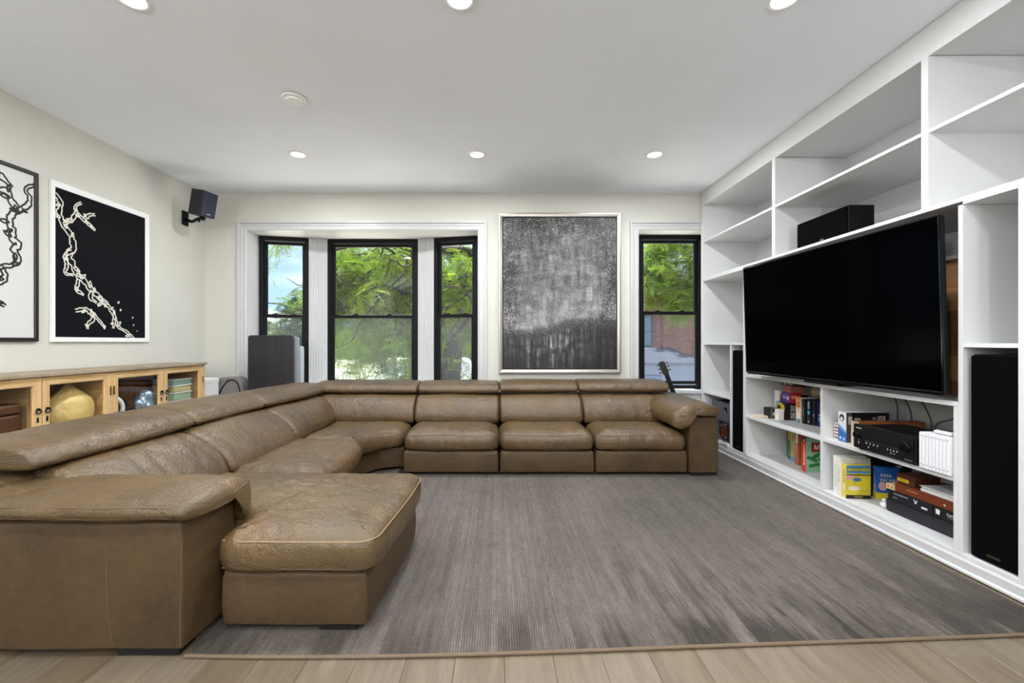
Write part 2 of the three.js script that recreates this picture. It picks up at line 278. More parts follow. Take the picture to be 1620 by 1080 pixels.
// floor: a slab with separate oak planks laid on it
{
  const f = struct('floor', null, null); f.userData.kind = 'structure';
  struct('subfloor', boxUV(new THREE.BoxGeometry(XR - XL + 0.5, 0.2, ZF - ZB + 0.9).translate((XL + XR) / 2, -0.112, (ZF + ZB) / 2)), M.subfloor, f);
  const R = rng(5), w = 0.186, cache = new Map();
  const plank = (len, variant) => {
    const key = len.toFixed(3) + variant; if (cache.has(key)) return cache.get(key);
    const b = 0.0016, g = new THREE.BufferGeometry(), x = w / 2 - 0.0003, z = len / 2 - 0.0003, t = 0, lo = -0.011, P = [], U = [];
    const quad = (a, bb, c, d) => { for (const q of [a, bb, c, a, c, d]) { P.push(...q); U.push(q[2] + variant * 0.37, q[0] + variant * 0.21); } };
    const A = [-x, t - b, -z], B = [x, t - b, -z], C = [x, t - b, z], D = [-x, t - b, z], a = [-x + b, t, -z + b], bb = [x - b, t, -z + b], c = [x - b, t, z - b], d = [-x + b, t, z - b];
    quad(a, d, c, bb); quad(A, a, bb, B); quad(B, bb, c, C); quad(C, c, d, D); quad(D, d, a, A);
    const A2 = [-x, lo, -z], B2 = [x, lo, -z], C2 = [x, lo, z], D2 = [-x, lo, z]; quad(A2, A, B, B2); quad(B2, B, C, C2); quad(C2, C, D, D2); quad(D2, D, A, A2);
    g.setAttribute('position', new THREE.Float32BufferAttribute(P, 3)); g.setAttribute('uv', new THREE.Float32BufferAttribute(U, 2)); g.computeVertexNormals(); cache.set(key, g); return g;
  };
  const zN = 1.2, zFar = ZB;                       // laid planks from behind the camera to the back wall
  let col = 0;
  for (let x = XL + w / 2; x < XR; x += w, col++) {
    let z = zN + 0.4 - R() * 1.6;
    let first = true;
    while (z > zFar + 0.01) {
      const len = Math.min(first ? 1.9 : 1.9, z - zFar), m = new THREE.Mesh(plank(+len.toFixed(3), (col * 3 + Math.floor(R() * 4)) % 4), M.oak[Math.floor(R() * 4)]);
      m.name = 'plank'; m.position.set(x, 0, z - len / 2); shade(m); f.add(m); z -= len; first = false;
    }
  }
  // the rest of the floor, behind the camera, carries the same boards as one surface
  struct('rear_boards', boxUV(new THREE.BoxGeometry(XR - XL, 0.01, ZF - 0.0).translate((XL + XR) / 2, -0.0072, ZF / 2), true), M.oak[0], f);
}
struct('ceiling', boxUV(new THREE.BoxGeometry(XR - XL + 0.5, T, ZF - ZB + 0.6).translate((XL + XR) / 2, CEIL + T / 2, (ZF + ZB) / 2)), M.ceiling);
struct('wall_left', boxUV(new THREE.BoxGeometry(T, CEIL + 0.2, ZF - ZB + 0.4).translate(XL - T / 2, CEIL / 2, (ZF + ZB) / 2)), M.wall);
struct('wall_right', boxUV(new THREE.BoxGeometry(T, CEIL + 0.2, ZF - ZB + 0.4).translate(XR + T / 2, CEIL / 2, (ZF + ZB) / 2)), M.wall);
struct('wall_rear', boxUV(new THREE.BoxGeometry(XR - XL + 0.4, CEIL + 0.2, T).translate((XL + XR) / 2, CEIL / 2, ZF + T / 2)), M.wall);
// back wall with the bay opening and the single window
const BX0 = -3.01, BX1 = -0.243, WTOP = 2.537, SILL = 0.62, RX0 = 1.683, RX1 = 2.56;
{
  const s = roundRect(XL - 0.2, -0.1, XR + 0.2, CEIL + 0.1, 0.001);
  s.holes.push(hole(BX0 - 0.03, 0.55, BX1 + 0.03, WTOP + 0.03), hole(RX0 - 0.02, 0.58, RX1 + 0.03, WTOP + 0.015));
  const g = extrude(s, T); g.translate(0, 0, ZB - T);
  struct('wall_back', boxUV(g), M.wall);
}
// windows: frame, two sashes, panes, screen, locks; local x across, y up, +z into the room, origin bottom left of the inner face
function makeWindow(w, h, meet, depth = 0.1) {
  const g = struct('window', null, null); g.userData.kind = 'structure';
  const rectP = (a, b, z0, z1) => [[a, z0], [a, z1 - 0.004], [a + 0.004, z1], [b, z1], [b, z0]];
  const F = 0.048, S = 0.046, fr = mitre(F, F * 0.8, w - F, h - F, rectP(0, F - 0.001, -depth, 0));
  struct('frame', fr, M.blackFrame, g);
  struct('upper_sash', mitre(F + S * 0.8, meet + 0.012, w - F - S * 0.8, h - F - S, rectP(0, S * 0.8, -0.075, -0.042)), M.blackFrame, g);
  struct('lower_sash', mitre(F + S * 0.8, F * 0.8 + S * 1.2, w - F - S * 0.8, meet - 0.035, rectP(0, S * 0.8, -0.038, -0.004)), M.blackFrame, g);
  struct('pane', boxUV(new THREE.PlaneGeometry(w - 2 * F - S * 1.4, h - F - meet - 0.04).translate(w / 2, (meet + h - F - S * 0.6) / 2, -0.058)), M.glass, g);
  struct('pane', boxUV(new THREE.PlaneGeometry(w - 2 * F - S * 1.4, meet - F - S * 0.6).translate(w / 2, (meet + F) / 2, -0.02)), M.glass, g);
  struct('insect_screen', boxUV(new THREE.PlaneGeometry(w - 2 * F, meet - F).translate(w / 2, (meet + F) / 2, -0.085)), M.screenMesh, g);
  for (const x of [w * 0.3, w * 0.68]) struct('sash_lock', merge([box(x - 0.03, x + 0.03, meet + 0.0, meet + 0.014, -0.03, -0.006, 0.003), box(x - 0.008, x + 0.036, meet + 0.012, meet + 0.024, -0.026, -0.012, 0.003)]), M.blackFrame, g);
  struct('latch', box(w - F * 0.8, w - F * 0.45, meet - 0.3, meet - 0.25, -0.006, 0.008, 0.003), M.darkMetal, g);
  return g;
}
const bayZ = (x) => { const t = Math.abs(x - (BX0 + BX1) / 2); return t; };
const PJ = { l0: [-3.0, -5.475], l1: [-2.43, -5.6], c0: [-2.215, -5.66], c1: [-1.04, -5.66], r0: [-0.825, -5.6], r1: [-0.255, -5.475] };
function windowBetween(a, b, y0, y1, meet) {
  const dx = b[0] - a[0], dz = b[1] - a[1], g = makeWindow(Math.hypot(dx, dz), y1 - y0, meet - y0);
  g.position.set(a[0], y0, a[1]); g.rotation.y = Math.atan2(-dz, dx); return g;
}
windowBetween(PJ.l0, PJ.l1, SILL, WTOP, 1.545);
windowBetween(PJ.c0, PJ.c1, SILL, WTOP, 1.545);
windowBetween(PJ.r0, PJ.r1, SILL, WTOP, 1.545);
windowBetween([1.745, -5.44], [2.552, -5.44], SILL, WTOP, 1.575);
// fluted posts between the bay windows
function flutedPost(a, b) {
  const len = Math.hypot(b[0] - a[0], b[1] - a[1]), s = new THREE.Shape(), k = 7, w = len / k;
  s.moveTo(0, -0.14); s.lineTo(0, 0.0);
  for (let i = 0; i < k; i++) { s.lineTo(i * w + w * 0.12, 0.0); s.quadraticCurveTo(i * w + w * 0.5, -0.016, i * w + w * 0.88, 0.0); s.lineTo((i + 1) * w, 0.0); }
  s.lineTo(len, -0.14); s.closePath();
  const g = extrude(s, WTOP - 0.5); g.rotateX(-Math.PI / 2); g.scale(1, 1, -1); const n = orient(g.toNonIndexed()); n.computeVertexNormals();
  const m = struct('trim', boxUV(n), M.trim); m.position.set(a[0], 0.51, a[1]); m.rotation.y = Math.atan2(-(b[1] - a[1]), b[0] - a[0]);
  return m;
}
flutedPost(PJ.l1, PJ.c0); flutedPost(PJ.c1, PJ.r0);
// bay soffit, bay sill and the panelling below it, side jambs
const bayPlan = (y) => polyShape([[BX0 - 0.06, ZB - 0.002], [BX1 + 0.06, ZB - 0.002], [BX1 + 0.06, -5.6], [PJ.r0[0] + 0.05, -5.76], [PJ.c1[0], -5.83], [PJ.c0[0], -5.83], [PJ.l1[0] - 0.05, -5.76], [BX0 - 0.06, -5.6]].map(([x, z]) => [x, -z]));
function slab(shape, y0, y1) { const g = extrude(shape, y1 - y0); g.rotateX(-Math.PI / 2); g.translate(0, y0, 0); return boxUV(g); }
struct('trim', slab(bayPlan(), WTOP, WTOP + 0.5), M.trim);
struct('trim', slab(bayPlan(), -0.1, SILL - 0.005), M.trim);
for (const [x, s] of [[BX0, -1], [BX1, 1]]) struct('trim', boxUV(new THREE.BoxGeometry(0.06, WTOP - SILL + 0.1, 0.3).translate(x + s * 0.03, (WTOP + SILL) / 2, ZB - 0.15 - 0.001)), M.trim);
// jambs, head and sill of the single window
struct('trim', merge([box(RX0 - 0.03, RX0 + 0.0005, SILL - 0.03, WTOP + 0.02, ZB - 0.3, ZB - 0.002, 0.002), box(RX1 - 0.008, RX1 + 0.05, SILL - 0.03, WTOP + 0.02, ZB - 0.3, ZB - 0.002, 0.002), box(RX0 - 0.03, RX1 + 0.05, WTOP, WTOP + 0.03, ZB - 0.3, ZB - 0.002, 0.002)].map((g) => g)), M.trim);
struct('sill', merge([box(RX0 - 0.13, RX1 - 0.12, SILL - 0.035, SILL, ZB - 0.3, ZB + 0.05, 0.006), box(RX0 - 0.1, RX1 - 0.14, SILL - 0.12, SILL - 0.035, ZB + 0.0015, ZB + 0.018, 0.003)]), M.trim);
// casings
const casing = [[0, 0.001], [0, 0.016], [0.012, 0.022], [0.018, 0.022], [0.026, 0.014], [0.05, 0.014], [0.056, 0.02], [0.064, 0.02], [0.07, 0.016], [0.078, 0.016], [0.084, 0.034], [0.104, 0.034], [0.106, 0.03], [0.106, 0.001]];
{ const g = mitre(BX0, 0.02, BX1, WTOP, casing, true); g.translate(0, 0, ZB); struct('trim', g, M.trim); }
{ const g = mitre(RX0, 0.02, RX1 + 0.1, WTOP, casing, true); g.translate(0, 0, ZB); struct('trim', g, M.trim); }
const baseboard = (len) => { const s = polyShape([[0.001, 0], [0.018, 0], [0.018, 0.1], [0.012, 0.115], [0.012, 0.13], [0.001, 0.135]]); return extrude(s, len); };
{ const g = baseboard(ZF - ZB - 0.02); g.translate(XL, 0.0005, ZB + 0.01); struct('baseboard_left', boxUV(g), M.trim); }
{ const g = baseboard(BX0 - 0.12 - XL); g.rotateY(-Math.PI / 2); g.scale(-1, 1, 1); g.rotateY(Math.PI); const n = orient(boxUV(g)); n.computeBoundingBox(); const b = n.boundingBox; n.translate(XL + 0.02 - b.min.x, 0.0005, ZB + 0.001 - b.min.z); n.computeVertexNormals(); struct('baseboard_back', n, M.trim); }

// ceiling lights: trim ring, lens and the light just below the lens
const lensGlow = new THREE.MeshStandardMaterial({ color: 0xffffff, roughness: 0.5, emissive: new THREE.Color(1, 0.97, 0.92), emissiveIntensity: 2.4 });
function downlight(x, z, label, shown) {
  const t = shown ? thing('recessed_light', label, 'ceiling light', 'recessed ceiling lights', V(x, CEIL, z)) : thing('recessed_light', label, 'ceiling light', 'recessed ceiling lights', V(x, CEIL, z));
  part(t, 'trim_ring', lathe([[0.062, -0.001], [0.062, -0.007], [0.068, -0.012], [0.078, -0.011], [0.088, -0.005], [0.089, -0.0005]], 40), M.white);
  part(t, 'lens', lathe([[0.0005, -0.0065], [0.062, -0.006], [0.062, -0.002], [0.0005, -0.002]], 40), lensGlow);
  const l = new THREE.RectAreaLight(new THREE.Color(0.945, 0.975, 1.0), LAMP, 0.11, 0.11); l.position.set(0, -0.014, 0); l.rotation.x = -Math.PI / 2; l.name = 'lamp'; t.add(l);
}
const LX = [-1.9, -0.2, 1.485], rows = [-4.14, -2.26, -0.38, 1.5, 3.3], LN = ['left', 'middle', 'right'];
rows.forEach((z, r) => LX.forEach((x, i) => downlight(x, z, r === 0 ? ['lit round ceiling light in the far row, beside the ceiling smoke detector', 'lit round ceiling light in the far row, straight above the painting wall and middle seats', 'lit round ceiling light in the far row, nearest the white bookcase'][i] : r === 1 ? ['lit round ceiling light at the picture top, nearest the poster wall', 'lit round ceiling light at the picture top, between its two neighbours', 'lit round ceiling light at the picture top, nearest the white bookcase'][i] : `lit round ceiling light behind the viewpoint, ${['second', 'third', 'fourth'][r - 2]} row from the sofa, ${['poster side', 'centre', 'bookcase side'][i]}`, r < 2)));
{
  const t = thing('smoke_detector', 'unlit round white ceiling disc in front of the far row of lights', 'smoke detector', null, V(-1.493, CEIL, -3.19));
  part(t, 'base_ring', lathe([[0.0005, -0.0005], [0.088, -0.0005], [0.088, -0.012], [0.08, -0.018], [0.064, -0.019], [0.0005, -0.019]], 40), M.white);
  part(t, 'cover', lathe([[0.062, -0.019], [0.06, -0.03], [0.05, -0.034], [0.0005, -0.035]], 36), M.white);
}

// two uplighter floor lamps stand behind the viewpoint; their light comes back from the ceiling
[[-2.3, 1.9, 'poster'], [0.9, 2.4, 'bookcase']].forEach(([x, z, side]) => {
  const t = thing('floor_lamp', `black uplighter floor lamp with a shallow white bowl, behind the viewpoint on the ${side} side`, 'floor lamp', null, V(x, 0.0005, z));
  part(t, 'base', lathe([[0.0005, 0], [0.15, 0], [0.15, 0.012], [0.14, 0.02], [0.02, 0.03], [0.0005, 0.03]], 36), M.darkMetal);
  part(t, 'pole', cyl(0.011, 0.013, 1.76, 16).translate(0, 0.9, 0), M.darkMetal);
  part(t, 'bowl', lathe([[0.012, 1.775], [0.08, 1.785], [0.15, 1.815], [0.18, 1.85], [0.176, 1.851], [0.145, 1.82], [0.075, 1.792], [0.0005, 1.788]], 40), M.white);
  part(t, 'bulb', new THREE.SphereGeometry(0.028, 20, 14).translate(0, 1.835, 0), lensGlow);
  const l = new THREE.PointLight(new THREE.Color(0.95, 0.98, 1), UPLIGHT); l.position.set(0, 1.868, 0); l.shadow.radius = 2; l.name = 'lamp'; t.add(l);
});

// ---------------------------------------------------------------- bookcase
const BC = { x: 2.42, back: 3.05 };
{
  const t = thing('bookcase', 'white built-in wall bookcase with open shelves around a television niche', 'bookcase');
  const sh = (name, x0, x1, y0, y1, z0, z1) => part(t, name, box(x0, x1, y0, y1, -z0, -z1, 0.0018), M.shelf);
  const X = BC.x, B = BC.back, zE = 5.205, zN = 0.35;
  sh('back_panel', B, B + 0.015, 0.08, 2.93, zE - 0.01, zN);
  sh('header', X, X + 0.022, 2.809, CEIL - 0.003, zE, zN); sh('top_panel', X + 0.022, B, 2.815, 2.84, zE - 0.022, zN + 0.03);
  sh('side_panel', X + 0.001, B, 0.0, 2.82, zE, zE - 0.055);
  // upper storey
  sh('divider', X, B, 1.957, 2.812, 3.856, 3.812); sh('divider', X, B, 1.957, 2.812, 2.496, 2.456); sh('divider', X, B, 1.957, 2.812, 1.13, 1.09);
  for (const [a, b] of [[zE - 0.055, 3.856], [3.812, 2.496], [2.456, 1.13], [1.09, zN + 0.03]]) sh('shelf', X + 0.003, B, 2.376, 2.397, a, b);
  sh('shelf', X, B, 1.934, 1.957, 4.31, 2.272); sh('shelf', X, B, 1.917, 1.957, zE - 0.055, 4.31); sh('shelf', X, B, 1.917, 1.957, 2.272, zN + 0.03);
  // left tower
  sh('divider', X, B, 0.1, 1.917, 4.31, 4.262);
  sh('shelf', X + 0.003, B, 1.17, 1.192, zE - 0.055, 4.31); sh('divider', X + 0.002, B, 0.1, 1.17, 4.558, 4.536); sh('shelf', X + 0.003, B, 0.6, 0.62, zE - 0.055, 4.558);
  // television niche and base unit
  sh('shelf', X - 0.002, B, 0.86, 0.885, 4.262, 2.295);
  sh('divider', X, B, 0.1, 0.86, 2.319, 2.295); sh('divider', X + 0.002, B, 0.1, 0.86, 3.28, 3.257);
  sh('shelf', X + 0.003, B, 0.46, 0.485, 4.262, 3.28); sh('shelf', X + 0.003, B, 0.46, 0.485, 3.257, 2.319);
  // right tower and what goes on towards the viewer
  sh('divider', X, B, 0.1, 1.917, 2.295, 2.272); sh('shelf', X + 0.002, B, 1.172, 1.194, 2.272, 2.03); sh('divider', X, B, 0.1, 1.917, 2.03, 1.99);
  sh('shelf', X + 0.003, B, 1.172, 1.194, 1.99, zN + 0.03); sh('shelf', X + 0.003, B, 0.6, 0.62, 1.99, zN + 0.03);
  sh('side_panel', X, B, 0.0, 2.82, zN + 0.03, zN);
  sh('bottom_panel', X + 0.0, B, 0.078, 0.1, zE - 0.055, zN + 0.03); 
  const kick = extrude(polyShape([[0, 0], [-0.012, 0], [-0.024, 0.008], [-0.024, 0.018], [-0.014, 0.026], [-0.014, 0.066], [-0.009, 0.075], [0, 0.077]].map(([a, b]) => [a, b])), zE - zN - 0.003);
  kick.translate(X + 0.003, 0.0005, -zE + 0.002); part(t, 'baseboard', boxUV(kick), M.trim);
}

// ---------------------------------------------------------------- sectional sofa
{
  const t = thing('sectional_sofa', 'large L-shaped tan leather sectional sofa with chaise, adjustable headrests and padded arms', 'sofa');
  const ridge = (n) => Math.pow(1 - Math.min(1, Math.abs(n) * 1.5), 2.2);
  // creases: f = frequency along each axis after a turn about y; seed moves the pattern
  const creases = (fx, fy, fz, turn, amp, seed, soft = 0.004, region) => (p) => {
    const c = Math.cos(turn), s = Math.sin(turn), x = p.x * c + p.z * s, z = -p.x * s + p.z * c;
    const w = 0.25 * N3(p.x * 3 + seed, p.y * 3, p.z * 3), k = region ? region(p) : 1;
    return soft * N3(p.x * 3.1 + seed, p.y * 4, p.z * 3.1 - seed) + 0.0015 * N3(p.x * 14, p.y * 14 + seed, p.z * 14) + amp * k * (0.3 - ridge(N3(x * fx + seed + w, p.y * fy + w, z * fz - seed)));
  };
  const backY = (d, y, k) => d + k * (y - 0.42) / 0.24;
  const BACK = [[-0.005, 0.395], [-0.036, 0.445], [-0.034, 0.52], [0.012, 0.595], [0.075, 0.645], [0.15, 0.657], [0.24, 0.625], [0.24, 0.5], [0.17, 0.4]];
  const HEAD = [[0.115, 0.672], [0.083, 0.694], [0.084, 0.725], [0.118, 0.757], [0.2, 0.776], [0.33, 0.782], [0.43, 0.768], [0.465, 0.722], [0.42, 0.684], [0.3, 0.668], [0.2, 0.664]];
  const zBack = 4.37, xBack = 1.65;
  const alongBack = (d, y, s) => V(s, y, -(zBack + backY(d, y, 0.04)));
  const lean = (s) => mix(0.15, 0.05, smooth(3.1, 4.3, s));
  const alongLeft = (d, y, s) => V(-(xBack + backY(d, y, lean(s))), y, -s);
  const vertical = (axis, seed, amp) => creases(axis === 'x' ? 16 : 3, 3.2, axis === 'x' ? 3 : 15, 0, amp, seed, 0.005);
  const seamTube = (parent, pts0, r = 0.0028, name = 'piping', m = M.seam, dir) => { const pts = dir ? onSurface(parent, pts0, dir, r * 0.15) : pts0; return pts.length < 3 ? null : part(parent, name, new THREE.TubeGeometry(new THREE.CatmullRomCurve3(pts), pts.length * 3, r, 5, false), m); };
  const back = V(0, 0, -1), down = V(0, -1, 0);

  // three reclining seats along the back wall
  const xs = [[-0.851, 0.007], [0.013, 0.864], [0.869, 1.692]], hx = [[-0.83, 0.012], [0.016, 0.833], [0.837, 1.775]], bx = [[-0.835, 0.012], [0.016, 0.85], [0.855, 1.665]];
  xs.forEach(([a, b], i) => {
    const o = rounded([[a, 3.872, 0.09], [b, 3.872, 0.09], [b, 4.44, 0.09], [a, 4.44, 0.09]]);
    const edge = [[0.035, 0.232], [0.012, 0.243], [0.0, 0.272], [-0.004, 0.31], [0.004, 0.345], [0.02, 0.368], [0.045, 0.389], [0.085, 0.406]];
    const g = pad(o, edge, [a + 0.25, 4.16, b - 0.25, 4.16], { crown: 0.03, disp: creases(7, 5, 14, 0.7 - i * 0.6, 0.006, 3.1 + i * 7.7, 0.009, (p) => 0.5 + 0.5 * smooth(4.35, 3.9, -p.z)) });
    const seat = part(t, 'seat_cushion', g, M.leather);
    const front = o.map((p, k) => [p, k]).filter(([p]) => p.y < 3.874 + 0.035).map(([, k]) => k);
    { const pts = [], sorted = front.map((k) => o[k]).sort((p, q) => p.x - q.x); for (const p of sorted) if (!pts.length || p.x - pts[pts.length - 1].x > 0.02) pts.push(V(p.x, 0.366 + 0.004 * Math.sin(p.x * 9 + i), -(p.y + 0.012))); seamTube(seat, pts, 0.0026, 'piping', M.seam, back); }
    const bo = rounded([[a + 0.004, 3.895, 0.02], [b - (i === 2 ? 0.0 : 0.004), 3.895, 0.02], [b - 0.004, 4.6, 0.02], [a + 0.004, 4.6, 0.02]], 0.025);
    part(t, 'base_panel', pad(bo, [[0.006, 0.034], [0.0, 0.045], [-0.004, 0.13], [0.0, 0.205], [0.012, 0.226], [0.04, 0.233]], [(a + b) / 2, 4.25], { crown: 0, rings: 4, disp: creases(4, 3, 4, 0, 0.002, 20 + i, 0.004) }), M.leatherSmooth);
    const [c, d] = bx[i];
    const bk = part(t, 'back_cushion', loft(BACK, c, d, alongBack, { r: 0.035, crown: 0.008, disp: creases(i === 2 ? 13 : 6, 4, 3, 0, i === 2 ? 0.005 : 0.0035, 5 + i * 3.3, 0.008) }), M.leather);
    const [e, f] = hx[i], dy = [0.0, 0.01, 0.014][i];
    part(t, 'headrest', loft(HEAD.map(([u, v]) => [u, v + dy]), e, f, alongBack, { r: 0.03, crown: 0.006, bulge: 0.016, disp: vertical('x', 31 + i * 5, 0.0035) }), M.leather);
  });
  part(t, 'back_shell', box(-2.1, 1.93, 0.035, 0.655, -4.6, -4.86, 0.03), M.leatherSmooth);
  for (const x of [-0.845, 0.008, 0.867, 1.72]) for (const z of [3.94, 4.75]) part(t, 'foot', box(x - 0.05, x + 0.05, 0.0135, 0.038, -z, -z - 0.1, 0.004), M.foot);
  part(t, 'foot', box(1.72, 1.945, 0.0135, 0.038, -3.885, -3.99, 0.004), M.foot);

  // right arm
  const armR = rounded([[1.7, 3.872, 0.02], [1.957, 3.872, 0.02], [1.957, 4.84, 0.03], [1.7, 4.84, 0.03]], 0.025);
  part(t, 'arm_panel', pad(armR, [[0.006, 0.036], [0, 0.046], [-0.003, 0.3], [0, 0.52], [0.012, 0.54], [0.04, 0.545]], [1.83, 4.35], { crown: 0, rings: 4, disp: creases(3, 3, 3, 0, 0.002, 44, 0.005) }), M.leatherSmooth);
  const ARM_R = [[1.715, 0.55], [1.85, 0.549], [1.955, 0.556], [1.975, 0.585], [1.952, 0.622], [1.87, 0.64], [1.76, 0.645], [1.66, 0.636], [1.575, 0.59], [1.545, 0.52], [1.56, 0.455], [1.61, 0.43], [1.665, 0.44], [1.69, 0.5]];
  const rise = (z) => 0.018 * smooth(3.9, 4.5, z);
  const ar = part(t, 'armrest_pad', loft(ARM_R, 3.815, 4.7, (a, b, s) => V(a - 0.03 * smooth(4.0, 4.6, s), b + rise(s), -s), { nose: 0.06, crown: 0.003, disp: creases(8, 4, 6, 0.2, 0.004, 52, 0.006) }), M.leather);
  seamTube(ar, [V(1.66, 0.455, -3.845), V(1.69, 0.545, -3.832), V(1.71, 0.606, -3.838), V(1.8, 0.622, -3.842), V(1.9, 0.62, -3.842), V(1.955, 0.6, -3.85)], 0.0025, 'piping', M.seam, back);

  // corner piece
  {
    const o = rounded([[-1.7, 3.63, 0.09], [-1.165, 3.6, 0.06], [-1.15, 3.745, 0.08], [-1.03, 3.93, 0.12], [-0.872, 4.035, 0.09], [-0.866, 4.45, 0.09], [-1.7, 4.45, 0.09]]);
    const edge = [[0.035, 0.232], [0.012, 0.243], [0.0, 0.272], [-0.003, 0.31], [0.004, 0.35], [0.018, 0.372], [0.042, 0.391], [0.08, 0.406]];
    const c = part(t, 'seat_cushion', pad(o, edge, [-1.45, 4.05, -1.05, 4.2], { crown: 0.022, disp: creases(9, 4, 9, 0.5, 0.005, 61, 0.008) }), M.leather, 'corner seat cushion with an angled front');
    seamTube(c, [V(-1.17, 0.372, -3.66), V(-1.145, 0.372, -3.76), V(-1.05, 0.374, -3.925), V(-0.96, 0.374, -4.0), V(-0.885, 0.372, -4.055)], 0.0026, 'piping', M.seam, V(-0.5, 0, -0.866));
    const b = rounded([[-1.64, 3.66, 0.02], [-1.2, 3.66, 0.02], [-1.19, 3.86, 0.04], [-1.08, 4.02, 0.06], [-0.875, 4.085, 0.02], [-0.875, 4.55, 0.02], [-1.64, 4.55, 0.02]], 0.03);
    part(t, 'base_panel', pad(b, [[0.006, 0.034], [0, 0.045], [-0.003, 0.13], [0, 0.205], [0.012, 0.226], [0.04, 0.233]], [-1.3, 4.2], { crown: 0, rings: 4 }), M.leatherSmooth);
    const k1 = part(t, 'back_cushion', loft(BACK, -1.86, -0.842, alongBack, { r: 0.03, crown: 0.006, disp: creases(7, 4, 3, 0, 0.0035, 71, 0.006) }), M.leather);
    seamTube(k1, [0, 1, 2, 3, 4].map((i) => V(-1.21 + 0.02 * i / 4, 0.425 + 0.055 * i, -(zBack - 0.041 + [0.0, 0.004, 0.03, 0.07, 0.125][i]))), 0.002, 'seam', M.seam, back);
    part(t, 'headrest', loft(HEAD, -1.93, -0.835, alongBack, { r: 0.03, crown: 0.004, disp: vertical('x', 75, 0.0025) }), M.leather);
    const k2 = part(t, 'back_cushion', loft(BACK, 3.535, 4.42, alongLeft, { r: 0.03, crown: 0.006, disp: creases(3, 5, 12, 0, 0.005, 81, 0.007) }), M.leather);
    part(t, 'headrest', loft(HEAD, 3.53, 4.56, alongLeft, { r: 0.03, crown: 0.004, disp: vertical('z', 85, 0.0035) }), M.leather);
  }
  // left run: middle seat
  {
    const o = rounded([[-1.72, 2.65, 0.09], [-1.14, 2.65, 0.09], [-1.075, 2.9, 0.2], [-1.075, 3.4, 0.2], [-1.14, 3.625, 0.09], [-1.72, 3.625, 0.09]]);
    const edge = [[0.035, 0.232], [0.01, 0.243], [-0.006, 0.28], [-0.01, 0.315], [0.0, 0.352], [0.018, 0.378], [0.045, 0.398], [0.085, 0.414]];
    const s = part(t, 'seat_cushion', pad(o, edge, [-1.36, 2.95, -1.36, 3.33], { crown: 0.024, disp: creases(12, 6, 9, -0.3, 0.006, 91, 0.009, (p) => 0.55 + 0.45 * smooth(-1.4, -1.12, p.x)) }), M.leather);
    seamTube(s, [2.68, 2.78, 2.95, 3.14, 3.33, 3.48, 3.6].map((z, i) => V(-1.075 - 0.075 * Math.pow(Math.abs(z - 3.14) / 0.47, 3) + 0.003, 0.352, -z)), 0.0026, 'piping', M.seam, V(-1, 0, 0));
    const b = rounded([[-1.64, 2.68, 0.02], [-1.18, 2.68, 0.02], [-1.15, 2.9, 0.1], [-1.15, 3.4, 0.1], [-1.18, 3.6, 0.02], [-1.64, 3.6, 0.02]], 0.03);
    part(t, 'base_panel', pad(b, [[0.006, 0.034], [0, 0.045], [-0.003, 0.13], [0, 0.205], [0.012, 0.226], [0.04, 0.233]], [-1.4, 3.14], { crown: 0, rings: 4 }), M.leatherSmooth);
    part(t, 'back_cushion', loft(BACK, 2.675, 3.525, alongLeft, { r: 0.035, crown: 0.01, disp: creases(3, 4, 7, 0, 0.003, 95, 0.009) }), M.leather);
    part(t, 'headrest', loft(HEAD, 2.76, 3.522, alongLeft, { r: 0.03, crown: 0.006, disp: vertical('z', 99, 0.004) }), M.leather);
  }
  // chaise
  {
    const o = rounded([[-1.14, 1.752, 0.07], [-0.497, 1.748, 0.088], [-0.452, 2.3, 0.3], [-0.452, 2.635, 0.1], [-1.72, 2.66, 0.09], [-1.72, 1.97, 0.09], [-1.13, 1.98, 0.05]]);
    const edge = [[0.03, 0.272], [0.008, 0.279], [0.0, 0.292], [-0.006, 0.33], [-0.004, 0.37], [0.004, 0.392], [0.018, 0.408], [0.045, 0.422], [0.085, 0.43]];
    const g = pad(o, edge, [-1.3, 2.28, -0.86, 2.2], { crown: 0.016, rings: 34, disp: creases(16, 9, 6, -0.75, 0.0065, 111, 0.008, (p) => (p.y > 0.4 ? 0.35 + 0.65 * smooth(-0.55, -1.1, p.x) : 0.7)) });
    const c = part(t, 'seat_cushion', g, M.leather, 'long chaise cushion');
    const n = o.length, front = [], lower = [];
    o.forEach((p) => { if ((p.y < 1.8 && p.x > -1.125) || (p.x > -0.55 && p.y < 2.6)) { front.push(p); } });
    front.sort((a, b) => (a.x + a.y * 2.2) - (b.x + b.y * 2.2));
    seamTube(c, front.filter((p, i) => i % 3 === 0).map((p) => V(p.x - (p.x > -0.56 ? 0.001 : 0), 0.396, -(p.y + (p.y < 1.8 ? 0.003 : 0)))), 0.0035, 'piping', M.piping);
    seamTube(c, front.filter((p, i) => i % 3 === 0).map((p) => V(p.x - 0.001, 0.288, -(p.y + 0.001))), 0.003, 'piping', M.seam);
    // panel seams on the top
    const line = (pts) => seamTube(c, new THREE.CatmullRomCurve3(pts.map(([x, z]) => V(x, 0.5, -z))).getSpacedPoints(40), 0.002, 'seam', M.seam, down);
    line([[-1.1, 2.0], [-0.9, 1.99], [-0.7, 1.985], [-0.56, 1.94]]); line([[-1.08, 1.99], [-1.0, 2.2], [-0.95, 2.4], [-0.93, 2.58]]); line([[-0.93, 2.58], [-0.7, 2.56], [-0.56, 2.55]]);
    const b = rounded([[-1.135, 1.785, 0.012], [-0.533, 1.78, 0.02], [-0.49, 2.3, 0.2], [-0.49, 2.62, 0.03], [-1.64, 2.62, 0.02], [-1.64, 1.99, 0.02], [-1.13, 1.985, 0.02]], 0.025);
